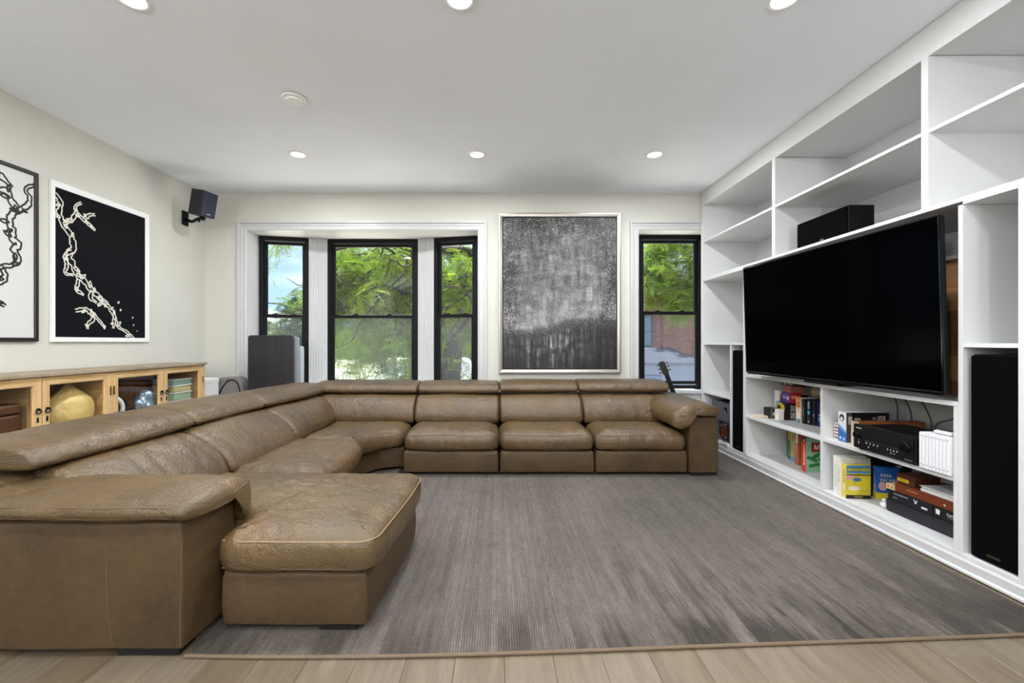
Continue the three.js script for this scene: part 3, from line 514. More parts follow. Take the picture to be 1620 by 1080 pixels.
    part(t, 'base_panel', pad(b, [[0.012, 0.036], [0.004, 0.046], [-0.002, 0.13], [0, 0.235], [0.01, 0.262], [0.04, 0.268]], [-0.86, 2.2], { crown: 0, rings: 5, disp: creases(4, 5, 4, 0.4, 0.0035, 121, 0.005) }), M.leatherSmooth);
    part(t, 'back_cushion', loft(BACK, 1.86, 2.665, alongLeft, { r: 0.04, crown: 0.01, disp: creases(3, 5, 11, 0, 0.008, 131, 0.01) }), M.leather);
    const h = part(t, 'headrest', loft(HEAD, 1.79, 2.752, alongLeft, { r: 0.022, crown: 0.006, bulge: 0.006, disp: vertical('z', 135, 0.0045) }), M.leather);
    part(t, 'back_shell', box(-2.27, -1.98, 0.035, 0.64, -1.69, -4.86, 0.03), M.leatherSmooth);
    for (const [x, z] of [[-0.66, 1.8], [-0.62, 2.5], [-1.55, 2.05]]) part(t, 'foot', box(x - 0.08, x + 0.08, 0.0135, 0.04, -z, -z - 0.09, 0.004), M.foot);
  }
  // left arm
  {
    const o = rounded([[-2.26, 1.645, 0.04], [-1.192, 1.645, 0.016], [-1.175, 1.95, 0.016], [-2.26, 1.95, 0.03]], 0.025);
    const a = part(t, 'arm_panel', pad(o, [[0.006, 0.036], [0, 0.046], [-0.005, 0.28], [0, 0.5], [0.01, 0.522], [0.04, 0.53]], [-1.7, 1.8], { crown: 0, rings: 5, disp: creases(3, 3, 3, 0, 0.0015, 141, 0.005) }), M.leatherSmooth);
    seamTube(a, [V(-1.2, 0.05, -1.648), V(-1.196, 0.2, -1.642), V(-1.195, 0.4, -1.642), V(-1.2, 0.515, -1.65)], 0.0025, 'seam', M.seam, back);
    seamTube(a, [V(-1.455, 0.05, -1.645), V(-1.47, 0.2, -1.64), V(-1.472, 0.4, -1.641), V(-1.462, 0.52, -1.652)], 0.0016, 'seam', M.seam, back);
    const ARM_L = [[1.93, 0.528], [1.78, 0.527], [1.64, 0.53], [1.606, 0.55], [1.6, 0.575], [1.625, 0.6], [1.72, 0.615], [1.86, 0.617], [1.96, 0.604], [2.035, 0.56], [2.056, 0.48], [2.045, 0.41], [2.01, 0.385], [1.972, 0.405], [1.958, 0.48]];
    const drop = (x) => -0.012 * smooth(-1.35, -1.12, x);
    const p = part(t, 'armrest_pad', loft(ARM_L, -2.24, -1.12, (d, y, s) => V(s, y + drop(s) * (y > 0.57 ? 0.8 : 0.1), -d), { nose: 0.06, n: 56, crown: 0.003, disp: creases(7, 6, 5, 0.5, 0.0045, 151, 0.007) }), M.leather);
    const fz = (x) => 1.604;
    seamTube(p, [-2.2, -2.0, -1.8, -1.6, -1.45, -1.32, -1.26, -1.21].map((x) => V(x, 0.588 + drop(x) * 0.5, -(fz(x) + 0.004))), 0.0026, 'piping', M.seam, back);
    seamTube(p, [-2.2, -2.0, -1.8, -1.6, -1.45, -1.32, -1.26, -1.21].map((x) => V(x, 0.548 + drop(x) * 0.1, -(fz(x) - 0.0))), 0.002, 'piping', M.seam, back);
    for (const [x, z] of [[-1.34, 1.67], [-2.1, 1.67], [-1.36, 1.83]]) part(t, 'foot', box(x - 0.12, x + 0.12, 0.0, 0.04, -z, -z - 0.09, 0.004), M.foot);
  }
}

// ---------------------------------------------------------------- rug
{
  const t = thing('area_rug', 'large taupe brown rug with fine woven stripes and darker worn patches', 'rug');
  const stripes = 340, map = bake(2048, 2048, (u, v) => {
    const row = u * stripes, k = Math.floor(row), f = row - k, ph = hash(k % stripes, 3, 7);
    const line = Math.pow(Math.sin(Math.PI * f), 2), broken = fbm(u, v, stripes, 46, 2, 201), fleck = pnoise(u, v, stripes, 420, 205);
    const big = fbm(u, v, 5, 5, 4, 211), band = pnoise(u, v, 60, 4, 215);
    let L = 0.385 + 0.2 * line * (0.3 + 1.1 * broken) + 0.06 * (ph - 0.5) + 0.07 * (fleck - 0.5) + 0.12 * (big - 0.5) + 0.06 * (band - 0.5);
    // dark, matted streaks along the front edge and towards the bookcase
    const streak = 0.5 * fbm(u, v, 90, 7, 3, 221) + 0.5 * fbm(u, v, 9, 6, 3, 225), zone = smooth(0.3, 0.6, u) * smooth(0.32, 0.03, v + 0.12 * (fbm(u, v, 7, 3, 2, 229) - 0.5)), worn = smooth(0.47, 0.62, streak + 0.08 * zone) * (0.02 + 0.8 * zone);
    const front = smooth(0.1, 0.0, v + 0.09 * (fbm(u, v, 22, 3, 3, 241) - 0.5)) * smooth(0.42, 0.6, fbm(u, v, 40, 4, 3, 243) + 0.12 * u), w = clamp(0.85 * worn + 0.55 * front) * (0.5 + 0.5 * (1 - line * broken)), q = 1 - 0.5 * w;
    return [L * 0.735 * q, L * 0.678 * (q - 0.04 * w), L * 0.62 * (q - 0.07 * w)];
  });
  map.wrapS = map.wrapT = THREE.ClampToEdgeWrapping;
  const bump = bake(1024, 1024, (u, v) => { const row = u * 85; return 0.45 * Math.pow(Math.sin(Math.PI * (row - Math.floor(row))), 2) + 0.35 * pnoise(u, v, 85, 110, 231) + 0.2 * pnoise(u, v, 200, 200, 235); }, { srgb: false, repeat: [4, 4] });
  const m = new THREE.MeshPhysicalMaterial({ map, bumpMap: bump, bumpScale: 0.003, roughness: 0.85, sheen: 0.25, sheenRoughness: 0.5, sheenColor: new THREE.Color(0.6, 0.55, 0.5) });
  // plan (x, depth): the front edge is not quite square to the room
  const front = (x) => mix(1.662, 1.80, smooth(-1.2, 2.45, x) * 0.55 + 0.45 * clamp((x + 1.2) / 3.6) ** 2) + 0.006 * Math.sin(x * 2.2) - 0.02 * Math.sin(Math.PI * clamp((x + 1.2) / 3.6));
  const nx = 90, nz = 60, P = [], U = [], I = [], x0 = -1.19, x1 = 2.365, zb = 4.62, h = (x, s) => 0.0105 + 0.0012 * N3(x * 3, 0, s * 3);
  for (let j = 0; j <= nz; j++) for (let i = 0; i <= nx; i++) { const x = mix(x0, x1, i / nx), d = mix(front(x), zb, j / nz); P.push(x, h(x, d), -d); U.push(i / nx, j / nz); }
  for (let j = 0; j < nz; j++) for (let i = 0; i < nx; i++) { const a = j * (nx + 1) + i, b = a + nx + 1; I.push(a, a + 1, b, b, a + 1, b + 1); }
  // skirt down to the floor
  const rim = []; for (let i = 0; i <= nx; i++) rim.push(i); for (let j = 1; j <= nz; j++) rim.push(j * (nx + 1) + nx); for (let i = nx - 1; i >= 0; i--) rim.push(nz * (nx + 1) + i); for (let j = nz - 1; j > 0; j--) rim.push(j * (nx + 1));
  const s0 = P.length / 3; rim.forEach((k) => { P.push(P[k * 3], 0.0005, P[k * 3 + 2]); U.push(U[k * 2], U[k * 2 + 1]); });
  rim.forEach((k, i) => { const q = (i + 1) % rim.length; I.push(k, s0 + i, rim[q], rim[q], s0 + i, s0 + q); });
  const g = new THREE.BufferGeometry(); g.setIndex(I); g.setAttribute('position', new THREE.Float32BufferAttribute(P, 3)); g.setAttribute('uv', new THREE.Float32BufferAttribute(U, 2)); g.computeVertexNormals();
  if (g.attributes.normal.getY(Math.floor(nx / 2) + (nx + 1) * 20) < 0) { const a = g.index.array; for (let i = 0; i < a.length; i += 3) [a[i + 1], a[i + 2]] = [a[i + 2], a[i + 1]]; g.computeVertexNormals(); }
  part(t, 'pile', g, m);
  const fr = []; for (let i = 0; i <= 40; i++) { const x = mix(x0, x1, i / 40); fr.push(V(x, 0.0075, -front(x) + 0.001)); }
  part(t, 'binding', new THREE.TubeGeometry(new THREE.CatmullRomCurve3(fr), 160, 0.0072, 8, false), std('#6c5b49', { roughness: 0.85 }), 'brown bound edge');
  const rr = []; for (let j = 0; j <= 10; j++) rr.push(V(x1, 0.0072, -mix(front(x1), zb, j / 10)));
  part(t, 'binding', new THREE.TubeGeometry(new THREE.CatmullRomCurve3(rr), 60, 0.007, 8, false), std('#6c5b49', { roughness: 0.85 }));
}

// ---------------------------------------------------------------- television and loudspeakers
{
  const near = V(2.372, 0, -2.318), far = V(2.288, 0, -4.02), w = near.distanceTo(far), h = 0.965;
  const t = thing('television', 'very large black flat television on a wall mount in the bookcase niche', 'television', null, V((near.x + far.x) / 2, 0.915, (near.z + far.z) / 2));
  t.rotation.order = 'YXZ'; t.rotation.y = Math.atan2(-(near.z - far.z), near.x - far.x); t.rotation.x = 0.031;
  part(t, 'housing', box(-w / 2, w / 2, 0, h, -0.035, -0.004, 0.008), M.blackPlastic);
  part(t, 'bezel', (() => { const g = mitre(-w / 2 + 0.009, 0.02, w / 2 - 0.009, h - 0.009, [[0, -0.006], [0, 0.001], [0.002, 0.003], [0.008, 0.003], [0.009, -0.002], [0.009, -0.006]]); return g; })(), M.blackGloss);
  part(t, 'screen', box(-w / 2 + 0.006, w / 2 - 0.006, 0.017, h - 0.006, -0.005, 0.0005, 0.001), M.screen);
  part(t, 'side_strip', merge([box(w / 2 - 0.0005, w / 2 + 0.0012, 0.01, h - 0.01, -0.012, -0.008, 0.0005), box(-w / 2 + 0.02, w / 2 - 0.02, -0.0012, 0.0004, -0.03, 0.0, 0.0004)]), M.darkMetal, 'thin metal edge strip');
  part(t, 'rear_cover', box(-w * 0.36, w * 0.36, 0.06, 0.62, -0.075, -0.03, 0.015), M.blackPlastic);
  const mt = part(t, 'wall_mount', merge([box(-0.3, 0.3, 0.3, 0.34, -0.12, -0.07, 0.004), box(-0.3, 0.3, 0.5, 0.54, -0.12, -0.07, 0.004), box(-0.05, 0.05, 0.28, 0.56, -0.72, -0.1, 0.006)]), M.darkMetal);
  // media box and remote on the niche shelf
  const p = thing('media_player', 'small flat black media box on the niche shelf below the television', 'media player', null, V(2.5, 0.8855, -3.3));
  part(p, 'case', box(-0.07, 0.09, 0, 0.022, -0.17, 0.17, 0.006), M.blackGloss); part(p, 'indicator', box(-0.0715, -0.069, 0.008, 0.012, -0.01, 0.004, 0.0004), std('#8fa6d8', { roughness: 0.3 }));
}
const card = bake(128, 128, (u, v) => { const k = 0.9 + 0.18 * (fbm(u, v, 3, 30, 3, 301) - 0.5); return [0.56 * k, 0.38 * k, 0.22 * k]; });
const cardboard = std('#ffffff', { map: card, roughness: 0.8 });
[[2.0, 2.38, 0.886, 0.42, 'FRAGILE'], [1.98, 2.36, 1.307, 0.38, 'THIS SIDE UP']].forEach(([a, b, y, h, txt], i) => {
  const t = thing('cardboard_box', ['brown cardboard box behind the television, lower of two', 'brown cardboard box behind the television, upper of two'][i], 'box', null, V(2.83, y, -2.55));
  part(t, 'carton', box(-0.16, 0.17, 0, h, -0.2, 0.22, 0.004), cardboard);
  part(t, 'tape', box(-0.161, 0.171, h - 0.002, h + 0.0008, -0.02, 0.03, 0.0004), std('#b58b52', { roughness: 0.35 }));
  part(t, 'flap', merge([box(-0.162, -0.159, h * 0.2, h * 0.55, -0.12, 0.14, 0.001)]), std('#a87a48', { roughness: 0.7 }));
});
{
  const t = thing('center_speaker', 'long low black loudspeaker on the shelf above the television', 'speaker', null, V(2.5, 1.9575, -3.39));
  part(t, 'cabinet', box(0.014, 0.2, 0, 0.228, -0.265, 0.262, 0.004), M.blackPlastic);
  part(t, 'grille', box(0, 0.0135, 0.006, 0.222, -0.258, 0.254, 0.005), M.grille);
  part(t, 'badge', box(-0.0012, 0.0005, 0.028, 0.038, 0.0, 0.04, 0.0004), M.steel);
}
function tower(label, x, z0, z1, y0, y1, badge) {
  const t = thing('tower_speaker', label, 'speaker', null, V(x, y0, -(z0 + z1) / 2)), w = (z1 - z0) / 2, h = y1 - y0;
  part(t, 'cabinet', box(0.018, 0.34, 0, h, -w, w, 0.005), M.blackPlastic);
  part(t, 'grille', box(0, 0.0175, 0.006, h - 0.006, -w + 0.004, w - 0.004, 0.006), M.grille);
  if (badge) part(t, 'badge', box(-0.0012, 0.0005, 0.035, 0.043, -0.03, 0.03, 0.0004), M.brass);
  return t;
}
tower('tall black tower loudspeaker in the near bookcase bay, right of the television', 2.435, 2.036, 2.252, 0.1005, 1.138, true);
tower('tall black tower loudspeaker in the far bookcase bay, left of the television', 2.43, 4.332, 4.526, 0.1005, 1.118, true);
{
  const t = thing('subwoofer', 'grey subwoofer box with a round port, in the bookcase corner behind the sofa arm', 'subwoofer', null, V(2.45, 0.1005, -4.8));
  const front = roundRect(-0.2, 0.025, 0.225, 0.44, 0.012), c = new THREE.Path(); c.absarc(0.1, 0.36, 0.04, 0, Math.PI * 2, true); front.holes.push(c);
  const g = extrude(front, 0.03, 0.003); g.rotateY(-Math.PI / 2); g.translate(0.032, 0, 0); 
  part(t, 'front_panel', boxUV(g), std('#4d4f55', { roughness: 0.5 }));
  part(t, 'cabinet', box(0.034, 0.45, 0.025, 0.44, -0.225, 0.2, 0.006), std('#2c2d31', { roughness: 0.55 }));
  const port = lathe([[0.04, -0.002], [0.047, 0.003], [0.05, 0.0], [0.041, -0.03], [0.0365, -0.03], [0.0375, -0.002], [0.04, -0.002]], 32); port.rotateZ(Math.PI / 2); port.translate(0.001, 0.36, 0.1);
  part(t, 'port', port, M.blackGloss);
  part(t, 'amplifier_plate', box(-0.006, 0.002, 0.05, 0.24, -0.03, 0.17, 0.002), M.darkMetal);
  part(t, 'terminal_panel', box(-0.009, -0.005, 0.06, 0.2, 0.02, 0.15, 0.001), M.walnut);
  for (const [y, z] of [[0.215, 0.13], [0.215, 0.09], [0.075, 0.13]]) { const k = cyl(0.008, 0.009, 0.014, 16); k.rotateZ(Math.PI / 2); k.translate(-0.013, y, z); part(t, 'knob', k, M.steel); }
  part(t, 'foot', box(-0.0, 0.44, 0.0, 0.025, -0.2, 0.18, 0.003), M.white);
  const cb = thing('speaker_cable', 'thin blue-grey cable looping from the subwoofer plate to the shelf', 'cable');
  part(cb, 'lead', tube([V(2.425, 0.33, -4.67), V(2.395, 0.28, -4.73), V(2.39, 0.2, -4.72), V(2.4, 0.14, -4.66), V(2.41, 0.107, -4.59)], 0.0035, 6), M.cableBlue);
  part(cb, 'lead', tube([V(2.425, 0.2, -4.72), V(2.405, 0.15, -4.75), V(2.405, 0.115, -4.7), V(2.412, 0.107, -4.6)], 0.003, 6), M.cable);
}

// ---------------------------------------------------------------- boxes with printed faces
const ink = (w, h, bg, draw) => paint(w, h, (c) => { c.fillStyle = bg; c.fillRect(0, 0, w, h); draw?.(c, w, h); });
const word = (c, txt, x, y, size, color, o = {}) => { c.save(); c.translate(x, y); if (o.turn) c.rotate(o.turn); c.fillStyle = color; c.font = `${o.weight ?? 'bold'} ${size}px ${o.font ?? 'sans-serif'}`; c.textAlign = o.align ?? 'center'; c.textBaseline = 'middle'; if (o.stroke) { c.strokeStyle = o.stroke; c.lineWidth = size * 0.18; c.strokeText(txt, 0, 0); } c.fillText(txt, 0, 0); c.restore(); };
const blob = (c, x, y, rx, ry, color, rot = 0) => { c.fillStyle = color; c.beginPath(); c.ellipse(x, y, rx, ry, rot, 0, 7); c.fill(); };
const rect = (c, x, y, w, h, color) => { c.fillStyle = color; c.fillRect(x, y, w, h); };
const cache = {}, flat = (color) => (cache[color] ??= std(color, { roughness: 0.5 })), print = (t) => new THREE.MeshStandardMaterial({ map: t, roughness: 0.42 });
// faces: left (-x, towards the room), front (+z, towards the viewer), top; base colour elsewhere
function printed(name, label, category, [x0, x1], [y0, y1], [z0, z1], base, { left, front, top, lid, turn = 0, group } = {}) {
  const w = x1 - x0, h = y1 - y0, d = z1 - z0, t = thing(name, label, category, group, V((x0 + x1) / 2, y0, -(z0 + z1) / 2)); t.rotation.y = turn;
  const b = flat(base), mats = [b, left ? print(left) : b, top ? print(top) : b, b, front ? print(front) : b, b];
  if (lid === 'y') {                                        // flat box: tray below, lid over it
    part(t, 'lid', printBox(w, h * 0.86, d).translate(0, h * 0.57, 0), mats);
    part(t, 'tray', printBox(w - 0.004, h * 0.9, d - 0.004).translate(0, h * 0.45, 0), b);
  } else if (lid === 'z') {                                 // upright box: lid faces the viewer
    part(t, 'lid', printBox(w, h, d * 0.82).translate(0, h / 2, d * 0.09), mats);
    part(t, 'tray', printBox(w - 0.004, h - 0.004, d * 0.9).translate(0, h / 2, -d * 0.05), b);
  } else part(t, 'carton', printBox(w, h, d).translate(0, h / 2, 0), mats);
  return t;
}
const S1 = 0.486, S0 = 0.1008;
// upper left compartment
printed('card_case', 'thin cream box lying at the front of the upper left games shelf', 'box', [2.44, 2.56], [S1, S1 + 0.022], [4.09, 4.2], '#d8cbb4', { lid: 'y' });
printed('card_deck', 'small black box with a pale picture, leftmost upright one on the games shelf', 'card box', [2.53, 2.59], [S1, S1 + 0.1], [4.06, 4.15], '#151414', { front: ink(64, 96, '#191716', (c) => { c.strokeStyle = '#cfc6b4'; c.lineWidth = 3; c.strokeRect(6, 6, 52, 84); blob(c, 32, 52, 11, 18, '#d9d2c4'); rect(c, 16, 16, 3, 64, '#8d8576'); rect(c, 44, 16, 3, 64, '#8d8576'); }) , turn: 0.12 });
printed('card_deck', 'small dark red and black box standing before the tall white box', 'card box', [2.605, 2.622], [S1, S1 + 0.09], [4.06, 4.135], '#241312', { left: ink(48, 96, '#e3dccd', (c) => { rect(c, 8, 8, 12, 80, '#9b2a22'); rect(c, 26, 4, 22, 88, '#1b1515'); }), front: ink(24, 96, '#8f2b22') });
printed('card_deck', 'small white box tucked beside the black and yellow game box', 'card box', [2.565, 2.615], [S1, S1 + 0.098], [3.99, 4.045], '#e9e3da', { front: ink(64, 96, '#ece7df', (c) => { c.strokeStyle = '#c79a90'; c.lineWidth = 3; c.beginPath(); c.moveTo(10, 90); c.lineTo(58, 20); c.stroke(); }) });
printed('game_box', 'tall narrow white box with a black label, far left of the games shelf', 'game box', [2.675, 2.73], [S1, S1 + 0.255], [4.15, 4.22], '#e7e2d8', { front: ink(48, 192, '#e9e4da', (c) => { rect(c, 12, 30, 24, 48, '#2b2c2a'); rect(c, 17, 36, 14, 30, '#8d9186'); }), left: ink(48, 192, '#e6e1d6') });
printed('game_box', 'black and white book-like box behind the purple box', 'game box', [2.77, 2.92], [S1, S1 + 0.285], [4.1, 4.16], '#e4e0da', { front: ink(128, 192, '#12110f', (c) => { rect(c, 0, 0, 128, 46, '#d7cfc0'); c.strokeStyle = '#2c2622'; c.lineWidth = 6; c.beginPath(); c.arc(30, 34, 18, 0, 7); c.stroke(); }) });
printed('game_box', 'black game box with a yellow top picture and white lettering', 'game box', [2.628, 2.77], [S1, S1 + 0.155], [3.99, 4.135], '#141312', { left: ink(160, 160, '#161514', (c) => { blob(c, 78, 60, 72, 58, '#c9b21d'); blob(c, 60, 62, 34, 36, '#20201c'); blob(c, 24, 16, 34, 20, '#7aa0ad'); rect(c, 0, 96, 160, 64, '#141312'); word(c, 'ONE', 66, 108, 34, '#ece9df'); word(c, 'DAY', 66, 140, 36, '#ece9df'); }), front: ink(64, 160, '#161413', (c) => word(c, 'ONE DAY', 32, 84, 30, '#d8d4c8', { turn: -Math.PI / 2 })) });
printed('game_box', 'purple and red game box resting on the black and yellow one', 'game box', [2.66, 2.765], [S1 + 0.156, S1 + 0.25], [3.98, 4.09], '#c2241f', { left: ink(128, 96, '#5a2a86', (c) => { word(c, 'tri', 44, 46, 46, '#f1eef4'); blob(c, 98, 52, 20, 20, '#d9d3ea'); }), front: ink(128, 96, '#cf2b25', (c) => { word(c, 'tri', 44, 40, 46, '#f4ece8'); blob(c, 98, 46, 18, 18, '#e8c4bd'); }) });
const row1 = [
  ['white and orange game box, thickest upright one on the games shelf', 2.665, 3.905, 0.06, 0.222, '#e8ddd0', (c, w, h) => { rect(c, 0, 0, w, h * 0.4, '#e37a22'); rect(c, w * 0.35, h * 0.1, w * 0.2, h * 0.5, '#d9532a'); rect(c, 0, h * 0.85, w, h * 0.15, '#5b8796'); word(c, 'no', w / 2, h * 0.12, 22, '#ffffff'); }, '#e6902f'],
  ['slim black box with pale vertical lettering beside the orange box', 2.675, 3.845, 0.038, 0.215, '#15140f', (c, w, h) => word(c, 'MYSTERY', w / 2, h / 2, 20, '#cdbf86', { turn: -Math.PI / 2 })],
  ['black box with a bright blue circle on its spine', 2.685, 3.8, 0.05, 0.21, '#14151a', (c, w, h) => { blob(c, w / 2, h * 0.5, w * 0.36, w * 0.36, '#2aa6d3'); rect(c, w * 0.2, h * 0.05, w * 0.6, h * 0.3, '#9aa2ac'); word(c, 'N2', w / 2, h * 0.88, 24, '#f2f2f2'); }],
  ['dark slate box between the blue-circle box and the navy box', 2.7, 3.752, 0.034, 0.208, '#1c222b', (c, w, h) => rect(c, w * 0.35, h * 0.52, w * 0.3, h * 0.12, '#cfcfcf')],
  ['navy blue box with a small yellow mark, near the shelf divider', 2.71, 3.705, 0.045, 0.203, '#14235e', (c, w, h) => { blob(c, w * 0.5, h * 0.52, w * 0.22, 10, '#d9b637'); rect(c, w * 0.3, h * 0.62, w * 0.3, h * 0.14, '#8fb1a6'); }],
  ['light blue and yellow box against the shelf divider', 2.72, 3.655, 0.05, 0.205, '#3f7bc4', (c, w, h) => { rect(c, w * 0.2, 0, w * 0.8, h * 0.5, '#8dbfe6'); rect(c, w * 0.25, h * 0.5, w * 0.75, h * 0.5, '#c9b53a'); }],
];
for (const [label, x, z, th, h, col, draw] of row1) printed('game_box', label, 'game box', [x, x + 0.28], [S1, S1 + h], [z - th + 0.002, z], col, { lid: 'z', left: ink(64, 256, col, draw) });
// lying across the row
printed('game_box', 'dull pink box lying on the purple box', 'game box', [2.67, 2.8], [S1 + 0.251, S1 + 0.31], [3.98, 4.08], '#b06a5e', { lid: 'y' });
printed('game_box', 'black box with yellow lettering, topmost under the niche shelf', 'game box', [2.67, 2.86], [S1 + 0.311, S1 + 0.345], [3.93, 4.1], '#1b1814', { left: ink(192, 48, '#1b1814', (c) => { blob(c, 40, 28, 18, 20, '#d8b53a'); word(c, 'TRIVIA', 116, 24, 26, '#dfd8b4'); }), lid: 'y' });
{
  const t = thing('paper_roll', 'tan rolled bag lying across the upright game boxes', 'roll', null, V(2.79, S1 + 0.273, -3.75));
  const g = lathe([[0.0005, -0.09], [0.038, -0.09], [0.045, -0.08], [0.047, -0.02], [0.044, 0.04], [0.046, 0.085], [0.038, 0.09], [0.0005, 0.09]], 28); g.rotateX(Math.PI / 2); displace(g, (p) => 0.004 * N3(p.x * 40, p.y * 40, p.z * 20)); part(t, 'roll', g, std('#ac9468', { roughness: 0.6 }));
  part(t, 'wrapper', (() => { const b = cyl(0.0475, 0.0475, 0.04, 28); b.rotateX(Math.PI / 2); return b; })(), std('#8e8b85', { roughness: 0.4 }));
}
printed('game_box', 'mustard yellow box lying on the rear of the row by the divider', 'game box', [2.78, 2.95], [S1 + 0.225, S1 + 0.33], [3.5, 3.645], '#b8933c', { left: ink(128, 96, '#c7a24a', (c) => { rect(c, 64, 10, 12, 76, '#8c4a24'); blob(c, 92, 62, 20, 20, '#5c4a26'); }) });
// lower left compartment
const row0 = [
  ['black spined game box at the far left of the lower games row', 2.77, 4.185, 0.05, 0.335, '#101b20', (c, w, h) => { rect(c, 0, 0, w, h * 0.32, '#a87a2c'); word(c, 'CODE', w / 2, h * 0.86, 22, '#dfe6e6', { turn: -Math.PI / 2 }); }],
  ['green and yellow game box, second in the lower games row', 2.735, 4.125, 0.055, 0.33, '#2f6b33', (c, w, h) => { rect(c, 0, 0, w, h * 0.45, '#a9982b'); blob(c, w / 2, h * 0.85, 20, 26, '#4e9a2e'); }],
  ['beige and blue game box in the middle of the lower games row', 2.72, 4.06, 0.06, 0.33, '#b99a5c', (c, w, h) => { rect(c, 0, h * 0.86, w, h * 0.14, '#6e8fd0'); word(c, 'SEQUENCE', w / 2, h * 0.4, 22, '#5b4526', { turn: -Math.PI / 2 }); }],
  ['grey and brown game box, fourth in the lower games row', 2.71, 3.995, 0.05, 0.325, '#8d8377', (c, w, h) => { rect(c, 0, 0, w, h * 0.3, '#6b6870'); word(c, 'HISTORY', w / 2, h * 0.5, 22, '#e5dcc8', { turn: -Math.PI / 2 }); }],
  ['cream and rust game box just behind the red property game', 2.68, 3.94, 0.045, 0.325, '#b8653a', (c, w, h) => { rect(c, 0, 0, w, h * 0.4, '#d9cfbc'); word(c, 'TABOO', w / 2, h * 0.55, 22, '#f0e6d0', { turn: -Math.PI / 2 }); }],
];
for (const [label, x, z, th, h, col, draw] of row0) printed('game_box', label, 'game box', [x, x + 0.27], [S0, S0 + h], [z - th + 0.002, z], col, { lid: 'z', left: ink(64, 384, col, draw) });
printed('game_box', 'red MONOPOLY game box with a green and white cover', 'game box', [2.605, 3.0], [S0, S0 + 0.29], [3.69, 3.745], '#c8371f', {
  lid: 'z', left: ink(64, 320, '#cf3d22', (c, w, h) => { rect(c, 0, 0, w, 44, '#3a2620'); blob(c, 32, 30, 14, 16, '#e6e0d8'); word(c, 'MONOPOLY', w / 2, h * 0.52, 34, '#f6efe6', { turn: -Math.PI / 2 }); }),
  front: ink(384, 288, '#9cc7a4', (c, w, h) => { for (const [x, y, r] of [[60, 40, 12], [30, 70, 9], [120, 30, 10]]) blob(c, x, y, r, r, '#7fae8c'); c.fillStyle = '#2f8a45'; for (const [x, y, a] of [[50, 180, 0.4], [90, 150, -0.5], [150, 190, 0.2], [70, 230, -0.2], [230, 200, 0.6], [300, 240, -0.4]]) { c.save(); c.translate(x, y); c.rotate(a); c.fillRect(-46, -14, 92, 28); c.restore(); } rect(c, 150, 200, 130, 80, '#bcd7bd'); rect(c, 44, 40, 340, 78, '#a81f1f'); word(c, 'MONOPOLY', 62, 80, 58, '#f4efe8', { align: 'left' }); blob(c, 300, 260, 70, 16, '#d4842c'); }) });
// upper right compartment
for (let k = 0; k < 5; k++) printed('disc_case', `clear disc case in the left pile beside the receiver, ${['bottom one', 'second from the bottom', 'middle one', 'second from the top', 'top one'][k]}`, 'disc case', [2.5, 2.63], [S1 + k * 0.024, S1 + k * 0.024 + 0.0235], [3.178, 3.25], '#d8d3cf', { left: ink(128, 24, '#dedad6', (c) => rect(c, 8, 8, 112, 10, ['#55606a', '#9c3c38', '#a9524b', '#9c3c38', '#8d8f8a'][k])) });
printed('software_box', 'white and blue box beside the disc cases, black long side with a barcode', 'box', [2.475, 2.78], [S1, S1 + 0.213], [3.1, 3.175], '#e6e4e2', {
  left: ink(80, 224, '#eceaea', (c, w, h) => { blob(c, 36, 44, 24, 26, '#2b2b2d'); blob(c, 34, 52, 14, 15, '#e9e6e2'); c.fillStyle = '#3767ad'; c.beginPath(); c.moveTo(0, 110); c.lineTo(80, 160); c.lineTo(80, 224); c.lineTo(0, 224); c.fill(); c.fillStyle = '#7aa5d8'; c.beginPath(); c.moveTo(0, 92); c.lineTo(80, 140); c.lineTo(80, 160); c.lineTo(0, 118); c.fill(); word(c, 'e', 22, 196, 34, '#e8eef6'); word(c, 'JL', 58, 200, 26, '#dfe7f2'); }),
  front: ink(320, 224, '#121113', (c) => { rect(c, 0, 0, 40, 224, '#4d5052'); rect(c, 14, 30, 30, 60, '#d6cfcb'); rect(c, 236, 26, 56, 40, '#dcd6d2'); for (let i = 0; i < 9; i++) rect(c, 242 + i * 5, 32, 2, 28, '#1b1b1b'); rect(c, 60, 40, 46, 18, '#a89d93'); rect(c, 196, 34, 30, 18, '#8d9789'); }) });
printed('software_box', 'tan and orange box with a wooden top edge, left of the receiver', 'box', [2.475, 2.93], [S1, S1 + 0.165], [2.99, 3.06], '#a9622c', { left: ink(80, 176, '#cdbb9c', (c, w, h) => { rect(c, 50, 60, 30, 116, '#dd8b45'); word(c, 'STRATEGO', 36, 90, 24, '#3f5f5e', { turn: -Math.PI / 2 }); }), top: ink(256, 64, '#9c5b2c', (c) => { for (let i = 0; i < 12; i++) rect(c, 0, i * 5, 256, 1.5, '#7c431d'); }) });
printed('software_box', 'very thin gold-spined case against the side of the receiver', 'box', [2.475, 2.62], [S1, S1 + 0.15], [2.958, 2.982], '#2c2118', { left: ink(24, 160, '#b8965a') });
